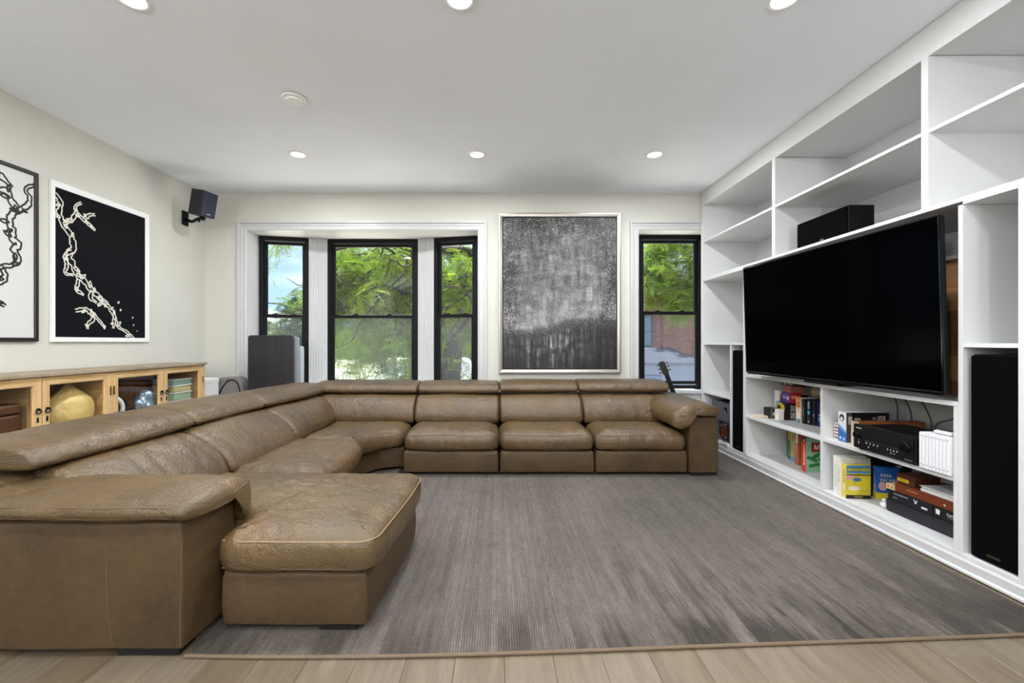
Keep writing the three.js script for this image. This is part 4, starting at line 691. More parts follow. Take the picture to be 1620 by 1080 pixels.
{
  const t = thing('receiver', 'black audio receiver with control knobs and small silver lettering', 'receiver', null, V(2.395, S1, -2.722)), w = 0.216;
  part(t, 'chassis', box(0.03, 0.34, 0.012, 0.162, -w, w, 0.004), M.blackPlastic);
  part(t, 'front_panel', box(0, 0.03, 0.01, 0.168, -w - 0.003, w + 0.003, 0.006), M.blackGloss);
  part(t, 'panel_lettering', boxUV(new THREE.PlaneGeometry(0.42, 0.15).rotateY(-Math.PI / 2).translate(-0.0008, 0.088, 0)), (() => { const tx = paint(512, 184, (c, w2, h2) => { c.fillStyle = '#08080a'; c.fillRect(0, 0, w2, h2); word(c, 'DENON', 46, 22, 14, '#cfd3da'); c.strokeStyle = '#5a5d6c'; c.lineWidth = 2; c.beginPath(); c.moveTo(100, 112); c.lineTo(400, 112); c.stroke(); c.fillStyle = '#aeb2bc'; for (let i = 0; i < 4; i++) { c.fillRect(112 + i * 34, 122, 9, 14); c.fillRect(300 + i * 26, 126, 9, 12); } c.fillRect(34, 110, 20, 4); c.fillRect(40, 124, 8, 26); c.fillRect(130, 152, 12, 10); c.fillRect(330, 150, 10, 8); c.fillRect(356, 150, 10, 8); c.fillRect(440, 168, 60, 3); }); return print(tx); })());
  // the plane's own uv runs 0..1
  const lt = t.children[2].geometry; { const p = lt.attributes.position, uv = lt.attributes.uv; for (let i = 0; i < p.count; i++) uv.setXY(i, (p.getZ(i) + 0.21) / 0.42, (p.getY(i) - 0.013) / 0.15); }
  for (const [z, r] of [[-0.178, 0.022], [0.165, 0.03]]) { const g = lathe([[0.0005, 0.022], [r - 0.004, 0.022], [r, 0.018], [r, 0.0], [r + 0.002, -0.001], [0.0005, -0.001]], 32); g.rotateZ(Math.PI / 2); g.translate(-0.0012, 0.1, z); const k = part(t, 'knob', g, std('#1a1a1e', { roughness: 0.22, metalness: 0.7 })); }
  for (const z of [-0.17, 0.17]) part(t, 'foot', merge([box(0.02, 0.06, 0, 0.012, z - 0.025, z + 0.025, 0.004), box(0.27, 0.31, 0, 0.012, z - 0.025, z + 0.025, 0.004)]), M.blackPlastic);
}
{
  const spine = ink(32, 256, '#e9e8ec', (c, w, h) => { rect(c, 0, 0, 2, h, '#c9c8ce'); word(c, 'Wii', w / 2, 18, 14, '#7a7a80'); blob(c, w / 2, h - 20, 10, 5, '#9a9aa0'); });
  for (let k = 0; k < 9; k++) {
    const z1 = 2.492 - k * 0.0188, ord = ['first', 'second', 'third', 'fourth', 'fifth', 'sixth', 'seventh', 'eighth', 'last'][k];
    const t = thing('game_case', `white plastic game case with a white spine, ${ord} of the row beside the receiver`, 'game case', 'white game cases beside the receiver', V(2.405, S1, -(z1 - 0.0092)));
    part(t, 'case', box(0, 0.135, 0, 0.205, -0.0086, 0.0086, 0.003), std('#e6e5ea', { roughness: 0.3 }));
    const s = part(t, 'spine', new THREE.PlaneGeometry(0.0155, 0.19).rotateY(-Math.PI / 2).translate(-0.0006, 0.1025, 0), print(spine));
  }
  const r = thing('game_controller', 'grey plastic controller lying on top of the white game cases', 'controller', null, V(2.46, S1 + 0.206, -2.385));
  part(r, 'shell', box(-0.035, 0.05, 0, 0.022, -0.05, 0.05, 0.01), std('#c9c9cc', { roughness: 0.4 })); part(r, 'button_panel', box(-0.02, 0.02, 0.0215, 0.025, -0.03, 0.03, 0.002), std('#3d3d42', { roughness: 0.4 }));
}
{
  const t = thing('cable', 'grey cables hanging from the niche shelf down behind the receiver', 'cable');
  const L = [[[2.9, 0.852, -3.17], [2.92, 0.8, -3.21], [2.93, 0.72, -3.2], [2.93, 0.6, -3.2]], [[2.9, 0.852, -3.14], [2.93, 0.8, -3.15], [2.92, 0.74, -3.10], [2.92, 0.66, -3.08], [2.9, 0.5, -3.08]], [[2.9, 0.852, -3.02], [2.92, 0.75, -2.98], [2.92, 0.66, -2.94], [2.9, 0.56, -2.93]], [[2.9, 0.852, -2.84], [2.93, 0.82, -2.78], [2.94, 0.76, -2.76], [2.93, 0.7, -2.82], [2.92, 0.655, -2.90], [2.9, 0.58, -2.91]]];
  for (const l of L) part(t, 'lead', tube(l.map((p) => V(...p)), 0.0042, 6), M.cable);
}
// lower right compartment
printed('book', 'tall white book at the left end of the lowest shelf', 'book', [2.455, 2.66], [S0, S0 + 0.275], [3.15, 3.195], '#e4e2df', { left: ink(48, 288, '#e6e4e0', (c, w, h) => word(c, 'the dictionary of wine', w / 2, h / 2, 17, '#8a8680', { turn: -Math.PI / 2, weight: '' })) });
printed('book', 'second tall white book, next to the yellow game box', 'book', [2.445, 2.66], [S0, S0 + 0.268], [3.113, 3.148], '#dfddd3', { left: ink(40, 280, '#e2dfd2', (c, w, h) => word(c, 'Mexico', w / 2, h * 0.45, 28, '#b3ad9a', { turn: -Math.PI / 2, font: 'serif' })) });
printed('game_box', 'yellow game box with a blue title panel, nearest the front of the lowest shelf', 'game box', [2.447, 2.612], [S0, S0 + 0.235], [3.06, 3.108], '#d3c04a', {
  lid: 'z', turn: -0.08, left: ink(56, 256, '#dccb66', (c, w, h) => { word(c, 'Munchkin', w / 2, h * 0.4, 26, '#a3622c', { turn: -Math.PI / 2 }); blob(c, w / 2, h * 0.66, 12, 30, '#e8e6dc'); }),
  front: ink(176, 256, '#cdb935', (c, w, h) => { rect(c, 6, 4, 164, 58, '#3d86c6'); word(c, 'MUNCHKIN', 88, 34, 28, '#e3cf4e', { stroke: '#6b6a2c' }); blob(c, 30, 92, 34, 20, '#d19aa0', -0.5); rect(c, 0, 70, 176, 8, '#3a3426'); blob(c, 120, 140, 44, 48, '#e0cb2f'); blob(c, 60, 176, 46, 16, '#ded6c4'); blob(c, 80, 110, 30, 14, '#4273b8'); rect(c, 0, 228, 176, 28, '#1c1a16'); rect(c, 60, 238, 60, 6, '#b79a3c'); }) });
printed('game_box', 'large black game box standing behind the yellow one', 'game box', [2.668, 2.96], [S0, S0 + 0.29], [3.12, 3.19], '#131211', { lid: 'z', front: ink(256, 256, '#141312', (c) => { rect(c, 150, 66, 44, 14, '#cfc9bd'); c.fillStyle = '#5a2420'; c.fillRect(60, 110, 110, 60); word(c, 'SORRY', 190, 206, 30, '#bcb6ad'); }), left: ink(64, 256, '#171513', (c) => word(c, '?!', 32, 30, 26, '#c9b98c')) });
printed('game_box', 'bright blue game box with yellow lettering, PASS THE PIGS', 'game box', [2.655, 2.79], [S0, S0 + 0.225], [3.035, 3.09], '#1f58a8', {
  turn: -0.3, lid: 'z', left: ink(72, 256, '#2d6dbd', (c, w, h) => { word(c, 'PASS', w / 2, h * 0.4, 30, '#f0d9c0', { turn: -Math.PI / 2 }); blob(c, w / 2, h * 0.62, 22, 34, '#d6c1a0'); rect(c, 0, h * 0.75, w, h * 0.25, '#d8c02f'); }),
  front: ink(144, 240, '#2360b4', (c) => { word(c, 'PASS', 60, 60, 30, '#efd7b2'); word(c, 'THE PIGS', 78, 96, 26, '#efd7b2'); blob(c, 40, 140, 26, 34, '#d9a8a0'); rect(c, 0, 190, 144, 50, '#d9bf2e'); }) });
printed('card_deck', 'small black, pink and white card box before the blue game box', 'card box', [2.64, 2.7], [S0 + 0.0, S0 + 0.13], [2.93, 2.955], '#1a1a1a', { front: ink(64, 128, '#15151a', (c) => { rect(c, 8, 8, 48, 30, '#d9c445'); rect(c, 8, 42, 48, 24, '#b5326a'); rect(c, 8, 70, 48, 30, '#e6e2dc'); rect(c, 8, 106, 48, 8, '#8f9a92'); }) });
{
  const t = thing('toy_figure', 'little white round toy at the corner of the black box stack', 'toy', null, V(2.57, S0, -2.9));
  const g = new THREE.SphereGeometry(0.024, 20, 14); g.scale(1, 0.9, 1); g.translate(0, 0.022, 0); part(t, 'body', g, M.white); part(t, 'head', new THREE.SphereGeometry(0.014, 16, 12).translate(-0.006, 0.05, 0.004), std('#cfe0de', { roughness: 0.4 }));
  const c = new THREE.ConeGeometry(0.006, 0.014, 10); c.rotateZ(Math.PI / 2); c.translate(-0.024, 0.048, 0.005); part(t, 'beak', c, std('#d07b86', { roughness: 0.5 }));
}
printed('game_box', 'plain black long box at the bottom of the front stack', 'game box', [2.545, 2.93], [S0, S0 + 0.078], [2.335, 2.86], '#1b1c22', { lid: 'y' });
const yb = S0 + 0.0785;
printed('game_box', 'navy black game box marked with a white V, second layer of the stack', 'game box', [2.548, 2.9], [yb, yb + 0.066], [2.56, 2.825], '#11131d', { lid: 'y', left: ink(320, 80, '#12141f', (c) => { word(c, 'THE RESISTANCE', 78, 24, 15, '#e4e6ee', { weight: 'bold' }); rect(c, 10, 58, 40, 4, '#c9cbb0'); word(c, 'V', 196, 32, 50, '#eceef2'); rect(c, 240, 48, 46, 18, '#d8dae0'); }) });
printed('game_box', 'black card game box reading Cards Against, second layer by the shelf end', 'game box', [2.548, 2.9], [yb, yb + 0.066], [2.335, 2.556], '#0e0e12', { lid: 'y', left: ink(288, 80, '#0e0e13', (c) => { c.save(); c.translate(34, 40); c.rotate(-0.1); rect(c, -14, -22, 28, 40, '#e8e8ea'); c.rotate(0.25); rect(c, -10, -20, 28, 40, '#f4f4f4'); c.restore(); word(c, 'Cards Against', 190, 32, 27, '#f0f0f2'); rect(c, 104, 54, 150, 3, '#d0d0d4'); }) });
printed('game_box', 'red-brown wooden game box on the two black boxes', 'game box', [2.548, 2.86], [yb + 0.067, yb + 0.121], [2.335, 2.8], '#6d3016', { lid: 'y', left: ink(448, 56, '#7a371a', (c) => { for (let i = 0; i < 9; i++) rect(c, 0, i * 6 + 2, 448, 1.2, '#5e2810'); word(c, 'checkers', 110, 26, 17, '#c79a6a'); blob(c, 300, 38, 7, 7, '#d9c49a'); }) });
printed('card_deck', 'orange and cream card box touching the left end of the wooden box', 'card box', [2.545, 2.68], [yb + 0.067, yb + 0.1], [2.803, 2.86], '#d8c8a0', { left: ink(96, 40, '#dccda6', (c) => { rect(c, 10, 8, 76, 24, '#c9733a'); blob(c, 48, 20, 10, 8, '#e6d9b8'); }) });
printed('game_box', 'dark brown and yellow box on the left end of the wooden box', 'game box', [2.56, 2.72], [yb + 0.1215, yb + 0.185], [2.68, 2.8], '#4b2414', { left: ink(144, 80, '#51281a', (c) => { rect(c, 4, 40, 92, 30, '#e0b921'); word(c, 'catan', 50, 54, 20, '#2a1a10'); }), lid: 'y' });
{
  const t = thing('paper_stack', 'stack of white papers with a blue line drawing on the wooden box', 'paper', null, V(2.7, yb + 0.1215, -2.5));
  const R = rng(77); for (let k = 0; k < 7; k++) { const g = new THREE.BoxGeometry(0.26, 0.004, 0.3); g.rotateY((R() - 0.5) * 0.16); g.translate((R() - 0.5) * 0.015, 0.002 + k * 0.0045, (R() - 0.5) * 0.02); part(t, 'sheet', boxUV(g), M.white); }
  const d = new THREE.PlaneGeometry(0.24, 0.27); d.rotateX(-Math.PI / 2); d.translate(0, 0.0345, 0); part(t, 'drawing', d, print(ink(256, 256, '#e9eaee', (c) => { c.strokeStyle = '#3a4f86'; c.lineWidth = 4; const r2 = rng(9); for (let i = 0; i < 22; i++) { c.beginPath(); c.arc(60 + r2() * 140, 60 + r2() * 140, 10 + r2() * 30, r2() * 6, r2() * 6 + 3); c.stroke(); } })));
}

// ---------------------------------------------------------------- pictures
function vine(c, path, seed, color, lw, width) {           // a gnarled branch: two jagged outlines with buds along them
  const R = rng(seed), cv = new THREE.CatmullRomCurve3(path.map(([x, y]) => V(x, y, 0))), n = Math.max(8, Math.round(cv.getLength() / 13)), P = cv.getSpacedPoints(n);
  c.strokeStyle = color; c.lineJoin = c.lineCap = 'round'; c.lineWidth = lw;
  for (const side of [-1, 1]) {
    c.beginPath();
    P.forEach((p, i) => { const q = P[Math.min(i + 1, n)], o = P[Math.max(i - 1, 0)], l = Math.hypot(q.x - o.x, q.y - o.y) || 1, taper = width * (0.45 + 0.55 * Math.sin(Math.PI * Math.min(1, 0.15 + i / n))), k = side * taper * (0.55 + R() * 0.9), x = p.x - (q.y - o.y) / l * k, y = p.y + (q.x - o.x) / l * k; i ? c.quadraticCurveTo(p.x + (x - p.x) * 1.25, p.y + (y - p.y) * 1.25, x, y) : c.moveTo(x, y); });
    c.stroke();
  }
  for (let i = 2; i < n; i += 3) if (R() < 0.6) { const p = P[i], a = R() * 6.28, l = width * (0.9 + R() * 1.1); c.beginPath(); c.moveTo(p.x, p.y); c.quadraticCurveTo(p.x + Math.cos(a - 0.8) * l, p.y + Math.sin(a - 0.8) * l, p.x + Math.cos(a) * l * 1.7, p.y + Math.sin(a) * l * 1.7); c.quadraticCurveTo(p.x + Math.cos(a + 0.8) * l, p.y + Math.sin(a + 0.8) * l, p.x, p.y); c.stroke(); }
}
const linen = bake(256, 256, (u, v) => 0.5 + 0.3 * (pnoise(u, v, 128, 40, 401) - 0.5) + 0.3 * (pnoise(u, v, 40, 128, 403) - 0.5), { srgb: false });
{
  const z0 = 3.413, z1 = 4.362, y0 = 1.203, y1 = 2.472;
  const t = thing('canvas_picture', 'black canvas with a white line-drawn branch in a thin white frame', 'picture', null, V(XL + 0.001, y0, -z0));
  t.rotation.y = Math.PI / 2; const w = z1 - z0, h = y1 - y0;      // local x runs from the far to the near end; turned so +z faces the room
  const g = mitre(0.02, 0.034, w - 0.046, h - 0.044, [[0, 0], [0, 0.022], [0.004, 0.024], [0.016, 0.024], [0.02, 0.02], [0.02, 0]]);
  const s = roundRect(0, 0, w, h, 0.002); s.holes.push(hole(0.022, 0.036, w - 0.048, h - 0.046)); const fr = extrude(s, 0.02, 0.0015);
  part(t, 'frame', boxUV(fr), M.white);
  const art = paint(640, 880, (c, W2, H2) => {
    c.fillStyle = '#0a0b10'; c.fillRect(0, 0, W2, H2);
    [[[3,44],[34,86],[27,159],[61,215],[97,265],[111,323],[86,389],[111,445],[141,501],[186,534],[232,579],[288,621],[345,671],[390,732],[414,799],[484,838],[540,882]],[[55,204],[108,156],[131,112],[123,82],[159,46]],[[131,116],[177,143],[216,168],[249,192]],[[177,143],[208,109],[249,92]],[[103,361],[61,391],[72,447],[62,496],[108,499]],[[143,528],[131,583],[174,613]],[[126,714],[179,702],[222,720],[265,755],[319,810]],[[222,722],[241,754],[208,791],[200,822]],[[232,579],[219,628],[260,653]],[[345,671],[302,649],[271,670]],[[390,732],[381,813]]].forEach((p, i) => vine(c, p, 11 + i, '#d9d4c8', 8, i ? 11 : 15));
    c.fillStyle = '#d9d4c8'; [[420,638],[436,688],[533,735],[540,787],[570,829]].forEach(([x, y], i) => { c.beginPath(); c.ellipse(x, y, 8 - i, 10 - i, 0.5, 0, 7); c.fill(); });
  });
  const pl = new THREE.BoxGeometry(w - 0.066, h - 0.078, 0.016); pl.translate((w - 0.026) / 2, (h - 0.01) / 2, 0.009);
  part(t, 'canvas', pl, new THREE.MeshPhysicalMaterial({ map: art, roughness: 0.8, specularIntensity: 0.3, bumpMap: linen, bumpScale: 0.0004 }));
}
{
  const z0 = 2.37, z1 = 3.312, y0 = 1.205, y1 = 2.478, w = z1 - z0, h = y1 - y0;
  const t = thing('framed_print', 'pale print with a black line-drawn branch in a black frame', 'picture', null, V(XL + 0.001, y0, -z0)); t.rotation.y = Math.PI / 2;
  part(t, 'frame', mitre(0.028, 0.028, w - 0.028, h - 0.028, [[0, 0], [0, 0.02], [0.004, 0.026], [0.024, 0.026], [0.028, 0.022], [0.028, 0]]), std('#17120f', { roughness: 0.5 }));
  const art = paint(640, 880, (c, W2, H2) => { c.fillStyle = '#d3d1cf'; c.fillRect(0, 0, W2, H2); [[[423,-11],[479,58],[509,79],[531,100]],[[398,140],[479,132],[512,131],[538,180],[576,200],[607,169],[621,121],[597,99],[615,68],[645,48]],[[576,200],[531,248],[520,299],[538,325],[531,366],[570,382],[544,425],[563,468],[529,503],[482,523],[423,588]],[[482,523],[502,567],[449,629]],[[407,688],[477,704],[498,718]],[[-6,-214],[158,-28],[239,256],[312,549],[398,786]],[[158,-28],[297,-78],[398,-30]],[[239,256],[108,400],[38,596]]].forEach((p, i) => vine(c, p, 31 + i, '#17130f', 9, 14)); });
  const pl = new THREE.BoxGeometry(w - 0.054, h - 0.054, 0.012); pl.translate(w / 2, h / 2, 0.007); part(t, 'print', pl, new THREE.MeshStandardMaterial({ map: art, roughness: 0.6 }));
}
{
  const x0 = 0.006, x1 = 1.462, y0 = 0.829, y1 = 2.738, w = x1 - x0, h = y1 - y0;
  const t = thing('painting', 'large grey and black textured abstract painting in a silver frame', 'painting', null, V(x0, y0, ZB + 0.001));
  part(t, 'frame', mitre(0.047, 0.047, w - 0.047, h - 0.047, [[0, 0], [0, 0.036], [0.004, 0.04], [0.03, 0.046], [0.043, 0.046], [0.047, 0.042], [0.047, 0]]), std('#a9a39c', { roughness: 0.34, metalness: 1 }));
  part(t, 'backing', boxUV(new THREE.BoxGeometry(w - 0.08, h - 0.08, 0.01).translate(w / 2, h / 2, 0.006)), std('#0b0a0a'));
  const edgeAt = (u) => 0.255 + 0.075 * smooth(0.2, 0.75, u) + 0.02 * fbm(u, 0.3, 9, 3, 3, 501) - 0.02;
  const paintFn = (u, v) => {
    const e = edgeAt(u), band = smooth(e - 0.075, e - 0.02, v) * (1 - smooth(e - 0.01, e + 0.035, v));
    const crust = fbm(u, v, 130, 170, 2, 505), glit = pnoise(u, v, 240, 320, 507), rough = fbm(u, v, 9, 30, 4, 511) * 0.5 + fbm(u, v, 36, 12, 3, 513) * 0.5, big = fbm(u, v, 4, 4, 3, 515);
    let L;
    if (v > e - 0.02) {
      const side = Math.max(smooth(0.22, 0.0, u), smooth(0.78, 1.0, u), smooth(0.8, 0.97, v) * 0.9);
      L = 0.39 + 0.62 * (rough - 0.5) + 0.25 * (big - 0.5) - 0.15 * side + 0.18 * smooth(e + 0.25, e + 0.05, v);
      L += (crust - 0.5) * (0.25 + 0.45 * side); if (glit > 0.965 - 0.1 * side) L += 0.45;
    } else {
      const s1 = fbm(u, v, 52, 3, 4, 521), s2 = fbm(u, v, 150, 12, 3, 523), bl = fbm(u, v, 26, 34, 4, 525), mid = smooth(0.08, 0.3, u) * smooth(0.8, 0.45, u);
      L = 0.13 + 0.9 * Math.max(0, s1 - 0.44) * (0.45 + 1.3 * mid) + 0.4 * (s2 - 0.5) * (0.5 + mid) + 0.1 * mid; L *= 0.55 + 0.9 * bl * smooth(0.0, 0.16, v + 0.1 * (s1 - 0.5)); if (bl < 0.4) L *= 0.7;
    }
    L = mix(L, 0.12 + 0.45 * Math.pow(crust, 2) + (glit > 0.95 ? 0.3 : 0), band * 0.85);
    L = clamp(L * 0.92, 0.03, 0.9); return [L * 0.985, L * 0.98, L * 0.97];
  };
  const map = bake(1024, 1344, paintFn), bump = bake(1024, 1344, (u, v) => { const e = edgeAt(u), c = fbm(u, v, 130, 170, 2, 505), g = pnoise(u, v, 240, 320, 507); return v > e - 0.08 ? 0.5 * c + 0.3 * (g > 0.9 ? 1 : 0) + 0.2 * fbm(u, v, 9, 30, 3, 511) : 0.3 * fbm(u, v, 46, 3, 3, 521); }, { srgb: false });
  const pl = new THREE.BoxGeometry(w - 0.112, h - 0.112, 0.022); pl.translate(w / 2, h / 2, 0.02);
  part(t, 'canvas', pl, new THREE.MeshStandardMaterial({ map, bumpMap: bump, bumpScale: 0.003, roughness: 0.5 }));
}
// wall loudspeaker on its bracket
{
  const t = thing('wall_speaker', 'small dark blue-black loudspeaker on a swivel bracket in the room corner', 'speaker', null, V(XL, 2.585, -4.88));
  const navy = std('#0d1330', { roughness: 0.5 });
  part(t, 'wall_plate', box(0.0008, 0.018, -0.08, 0.08, -0.045, 0.045, 0.006), M.blackPlastic);
  part(t, 'arm', tube([V(0.015, -0.01, 0), V(0.1, -0.045, 0.03), V(0.24, -0.05, 0.14), V(0.33, -0.045, 0.19)], 0.017, 12), M.blackPlastic);
  part(t, 'swivel', merge([cyl(0.026, 0.026, 0.07, 20).translate(0.335, -0.04, 0.195), cyl(0.01, 0.01, 0.03, 12).translate(0.28, -0.075, 0.17)]), M.blackPlastic);
  const b = new THREE.Group(); b.name = 'cabinet_body'; b.rotation.order = 'YXZ'; b.rotation.set(0.2, 1.32, 0); b.position.set(0.355, 0.085, 0.21); t.add(b);
  part(b, 'cabinet', box(-0.085, 0.085, -0.125, 0.14, -0.09, 0.07, 0.006), std('#0f1118', { roughness: 0.45 }));
  part(b, 'grille', box(-0.082, 0.082, -0.122, 0.137, 0.0705, 0.088, 0.008), navy);
  part(b, 'badge', box(-0.02, 0.02, -0.1, -0.09, 0.088, 0.0895, 0.0005), M.steel);
}

// ---------------------------------------------------------------- pine sideboard with glass doors
{
  const zA = 2.4, zB = 4.635, xb = -3.488, xf = -3.115, yt = 0.985;
  const t = thing('sideboard', 'long low pine sideboard with four glazed doors along the left wall', 'sideboard');
  const P = (name, x0, x1, y0, y1, z0, z1, mat = M.pine, flip = true) => part(t, name, box(x0, x1, y0, y1, -z0, -z1, 0.003, flip), mat);
  P('top_board', xb - 0.005, xf + 0.02, yt - 0.022, yt, zA - 0.015, zB + 0.012, M.greyTop, true);
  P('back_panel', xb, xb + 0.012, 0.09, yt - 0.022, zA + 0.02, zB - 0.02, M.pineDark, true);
  for (const z of [zA, 3.506, 3.531, zB - 0.024]) P('side_panel', xb + 0.001, xf - 0.022, 0.03, yt - 0.023, z, z + 0.023, M.pine, false);
  P('floor_panel', xb, xf - 0.024, 0.09, 0.112, zA + 0.02, zB - 0.02, M.pine, true);
  P('shelf', xb + 0.013, xf - 0.06, 0.5, 0.52, zA + 0.024, 3.5, M.pine, true); P('shelf', xb + 0.013, xf - 0.06, 0.5, 0.52, 3.556, zB - 0.026, M.pine, true);
  P('plinth', xf - 0.06, xf - 0.035, 0.0, 0.09, zA + 0.01, zB - 0.01, M.pine, true);
  const doors = [[2.432, 2.978], [2.984, 3.508], [3.531, 4.062], [4.068, 4.6]];
  P('face_rail', xf - 0.022, xf, yt - 0.034, yt - 0.0225, zA, zB, M.pine, true); P('face_stile', xf - 0.022, xf, 0.09, yt - 0.035, zA, 2.43, M.pine, false); P('face_stile', xf - 0.022, xf, 0.09, yt - 0.035, 4.603, zB, M.pine, false); P('face_stile', xf - 0.022, xf, 0.09, yt - 0.035, 3.5105, 3.5285, M.pine, false);
  doors.forEach(([a, b], i) => {
    const w = b - a, h = 0.845, d = part(t, 'door', (() => { const g = mitre(0.055, 0.065, w - 0.055, h - 0.05, [[0, 0.002], [0, 0.012], [0.006, 0.018], [0.05, 0.022], [0.054, 0.02], [0.055, 0.001]]); g.rotateY(Math.PI / 2); g.translate(xf - 0.021, 0.105, -a); return g; })(), M.pine);
    part(d, 'pane', boxUV(new THREE.PlaneGeometry(w - 0.106, h - 0.11).rotateY(Math.PI / 2).translate(xf - 0.013, 0.105 + h / 2 + 0.007, -(a + b) / 2)), M.glass);
    const zl = i % 2 ? a + 0.028 : b - 0.028;
    part(d, 'ring_pull', merge([new THREE.TorusGeometry(0.016, 0.0035, 8, 20).rotateY(Math.PI / 2).translate(xf + 0.008, 0.73, -zl), cyl(0.009, 0.009, 0.014, 12).rotateZ(Math.PI / 2).translate(xf + 0.006, 0.744, -zl)]), M.darkMetal, 'dark iron ring pull');
    part(d, 'keyhole_plate', box(xf + 0.0, xf + 0.004, 0.655, 0.69, -zl - 0.006, -zl + 0.006, 0.002), M.darkMetal);
    const zh = i % 2 ? b - 0.004 : a + 0.004; for (const y of [0.25, 0.81]) part(d, 'hinge', cyl(0.006, 0.006, 0.07, 10).translate(xf + 0.003, y, -zh), M.brass);
  });
}
// what stands in the sideboard
{
  const t = thing('plastic_bag', 'tied yellow-tan plastic bag with red print behind the second glass door', 'bag', null, V(-3.27, 0.521, -3.32));
  const g = new THREE.SphereGeometry(0.17, 72, 54), p = g.attributes.position;
  for (let i = 0; i < p.count; i++) { const x = p.getX(i) / 0.17, y = p.getY(i) / 0.17, z = p.getZ(i) / 0.17, a = Math.atan2(z, x), top = smooth(0.45, 1, y), r = 1 - 0.6 * top + 0.07 * top * Math.sin(a * 17 + 3 * N3(x * 2, y * 2, z * 2)) + 0.05 * N3(x * 2.2, y * 2.2, z * 2.2) + (0.04 + 0.1 * top) * (N3(Math.cos(a) * 5, y * 0.9, Math.sin(a) * 5)) + 0.022 * N3(x * 6, y * 6, z * 6); p.setXYZ(i, x * r * 0.13, 0.155 + Math.max(-0.154, y * 0.19 * (1 + 0.1 * top)), z * r * 0.165); }
  g.computeVertexNormals();
  const tx = paint(512, 256, (c) => { c.fillStyle = '#e2c07a'; c.fillRect(0, 0, 512, 256); word(c, 'k.', 470, 150, 40, '#b3331f'); word(c, 'than', 60, 150, 40, '#b3331f'); });
  part(t, 'bag_body', g, new THREE.MeshPhysicalMaterial({ map: tx, roughness: 0.38 }));
  const k = lathe([[0.006, 0], [0.012, 0.004], [0.009, 0.015], [0.02, 0.03], [0.034, 0.045], [0.028, 0.05]], 20); displace(k, (q) => 0.006 * N3(q.x * 60, q.y * 30, q.z * 60)); k.translate(0.0, 0.345, 0); part(t, 'knot', k, std('#d3ad62', { roughness: 0.4 }));
}
{
  const t = thing('wooden_board', 'pale wooden board standing left of the yellow bag', 'board', null, V(-3.3, 0.521, -3.03)); part(t, 'panel', box(-0.15, 0.08, 0, 0.4, 0.02, 0.05, 0.004), M.pine);
}
{
  const t = thing('toy_ring', 'white and blue plastic steering-wheel ring behind the third glass door', 'toy', null, V(-3.26, 0.521, -3.66));
  const r = new THREE.TorusGeometry(0.085, 0.016, 12, 36); r.scale(1, 1.15, 1); r.rotateY(0.9); r.translate(0, 0.12, 0); part(t, 'rim', r, M.white);
  part(t, 'hub', box(-0.03, 0.03, 0.0, 0.075, -0.03, 0.03, 0.012), std('#5d8ac0', { roughness: 0.4 }));
}
{
  const t = thing('black_bag', 'slumped black bag behind the third glass door', 'bag', null, V(-3.335, 0.521, -3.8));
  const g = new THREE.SphereGeometry(0.1, 40, 30); displace(g.scale(0.95, 0.95, 1.1), (p) => 0.02 * N3(p.x * 14, p.y * 14, p.z * 14) + 0.008 * N3(p.x * 40, p.y * 40, p.z * 40)); { const p = g.attributes.position; for (let i = 0; i < p.count; i++) p.setY(i, Math.max(-0.085, p.getY(i)) + 0.086); } g.computeVertexNormals(); part(t, 'bag_body', g, std('#101114', { roughness: 0.35 }));
  const s = thing('plastic_bag', 'small shiny silver and clear bag beside the black bag', 'bag', null, V(-3.24, 0.521, -3.99));
  const h = new THREE.SphereGeometry(0.1, 40, 30); displace(h.scale(0.75, 1.35, 0.7), (p) => 0.03 * N3(p.x * 16, p.y * 12, p.z * 16) + 0.014 * N3(p.x * 44, p.y * 44, p.z * 44)); { const p = h.attributes.position; for (let i = 0; i < p.count; i++) p.setY(i, Math.max(-0.11, p.getY(i)) + 0.111); } h.computeVertexNormals(); part(s, 'bag_body', h, std('#9fb4c8', { roughness: 0.2, metalness: 0.55 }));
  part(s, 'label_band', box(-0.05, 0.05, 0.16, 0.19, -0.05, 0.03, 0.006), std('#b98f35', { roughness: 0.4 }));
}
[['#d8d4c0', 0.1, 'bottom'], ['#a8bfa0', 0.08, 'second'], ['#cfc48a', 0.07, 'third'], ['#9fc0b2', 0.06, 'top']].reduce((y, [col, h, pos]) => { const t = thing('storage_tub', `pastel storage tub behind the right-hand glass door, ${pos} of its pile`, 'tub', null, V(-3.3, y, -4.42)); part(t, 'tub', box(-0.11, 0.11, 0, h - 0.014, -0.12, 0.12, 0.012), std(col, { roughness: 0.4 })); part(t, 'lid', box(-0.115, 0.115, h - 0.0138, h - 0.001, -0.125, 0.125, 0.005), M.white); return y + h; }, 0.521);
{
  const t = thing('glass_dish', 'small white dish behind the right-hand glass door', 'dish', null, V(-3.25, 0.521, -4.2)); part(t, 'bowl', lathe([[0.0005, 0], [0.04, 0], [0.05, 0.01], [0.085, 0.06], [0.082, 0.062], [0.046, 0.014], [0.0005, 0.008]], 30), M.white); part(t, 'foot_ring', lathe([[0.034, 0.0], [0.04, 0.0], [0.04, 0.005], [0.034, 0.005]], 30), M.white);
}
{
  const t = thing('leather_case', 'brown lidded case in the first sideboard compartment', 'case', null, V(-3.3, 0.521, -2.72)); part(t, 'case_body', box(-0.13, 0.12, 0, 0.2, -0.2, 0.18, 0.02), std('#5a3a24', { roughness: 0.5 })); part(t, 'case_lid', box(-0.132, 0.122, 0.201, 0.27, -0.202, 0.182, 0.02), std('#5a3a24', { roughness: 0.5 })); part(t, 'clasp', box(0.121, 0.127, 0.18, 0.22, -0.03, 0.01, 0.002), M.brass);
}
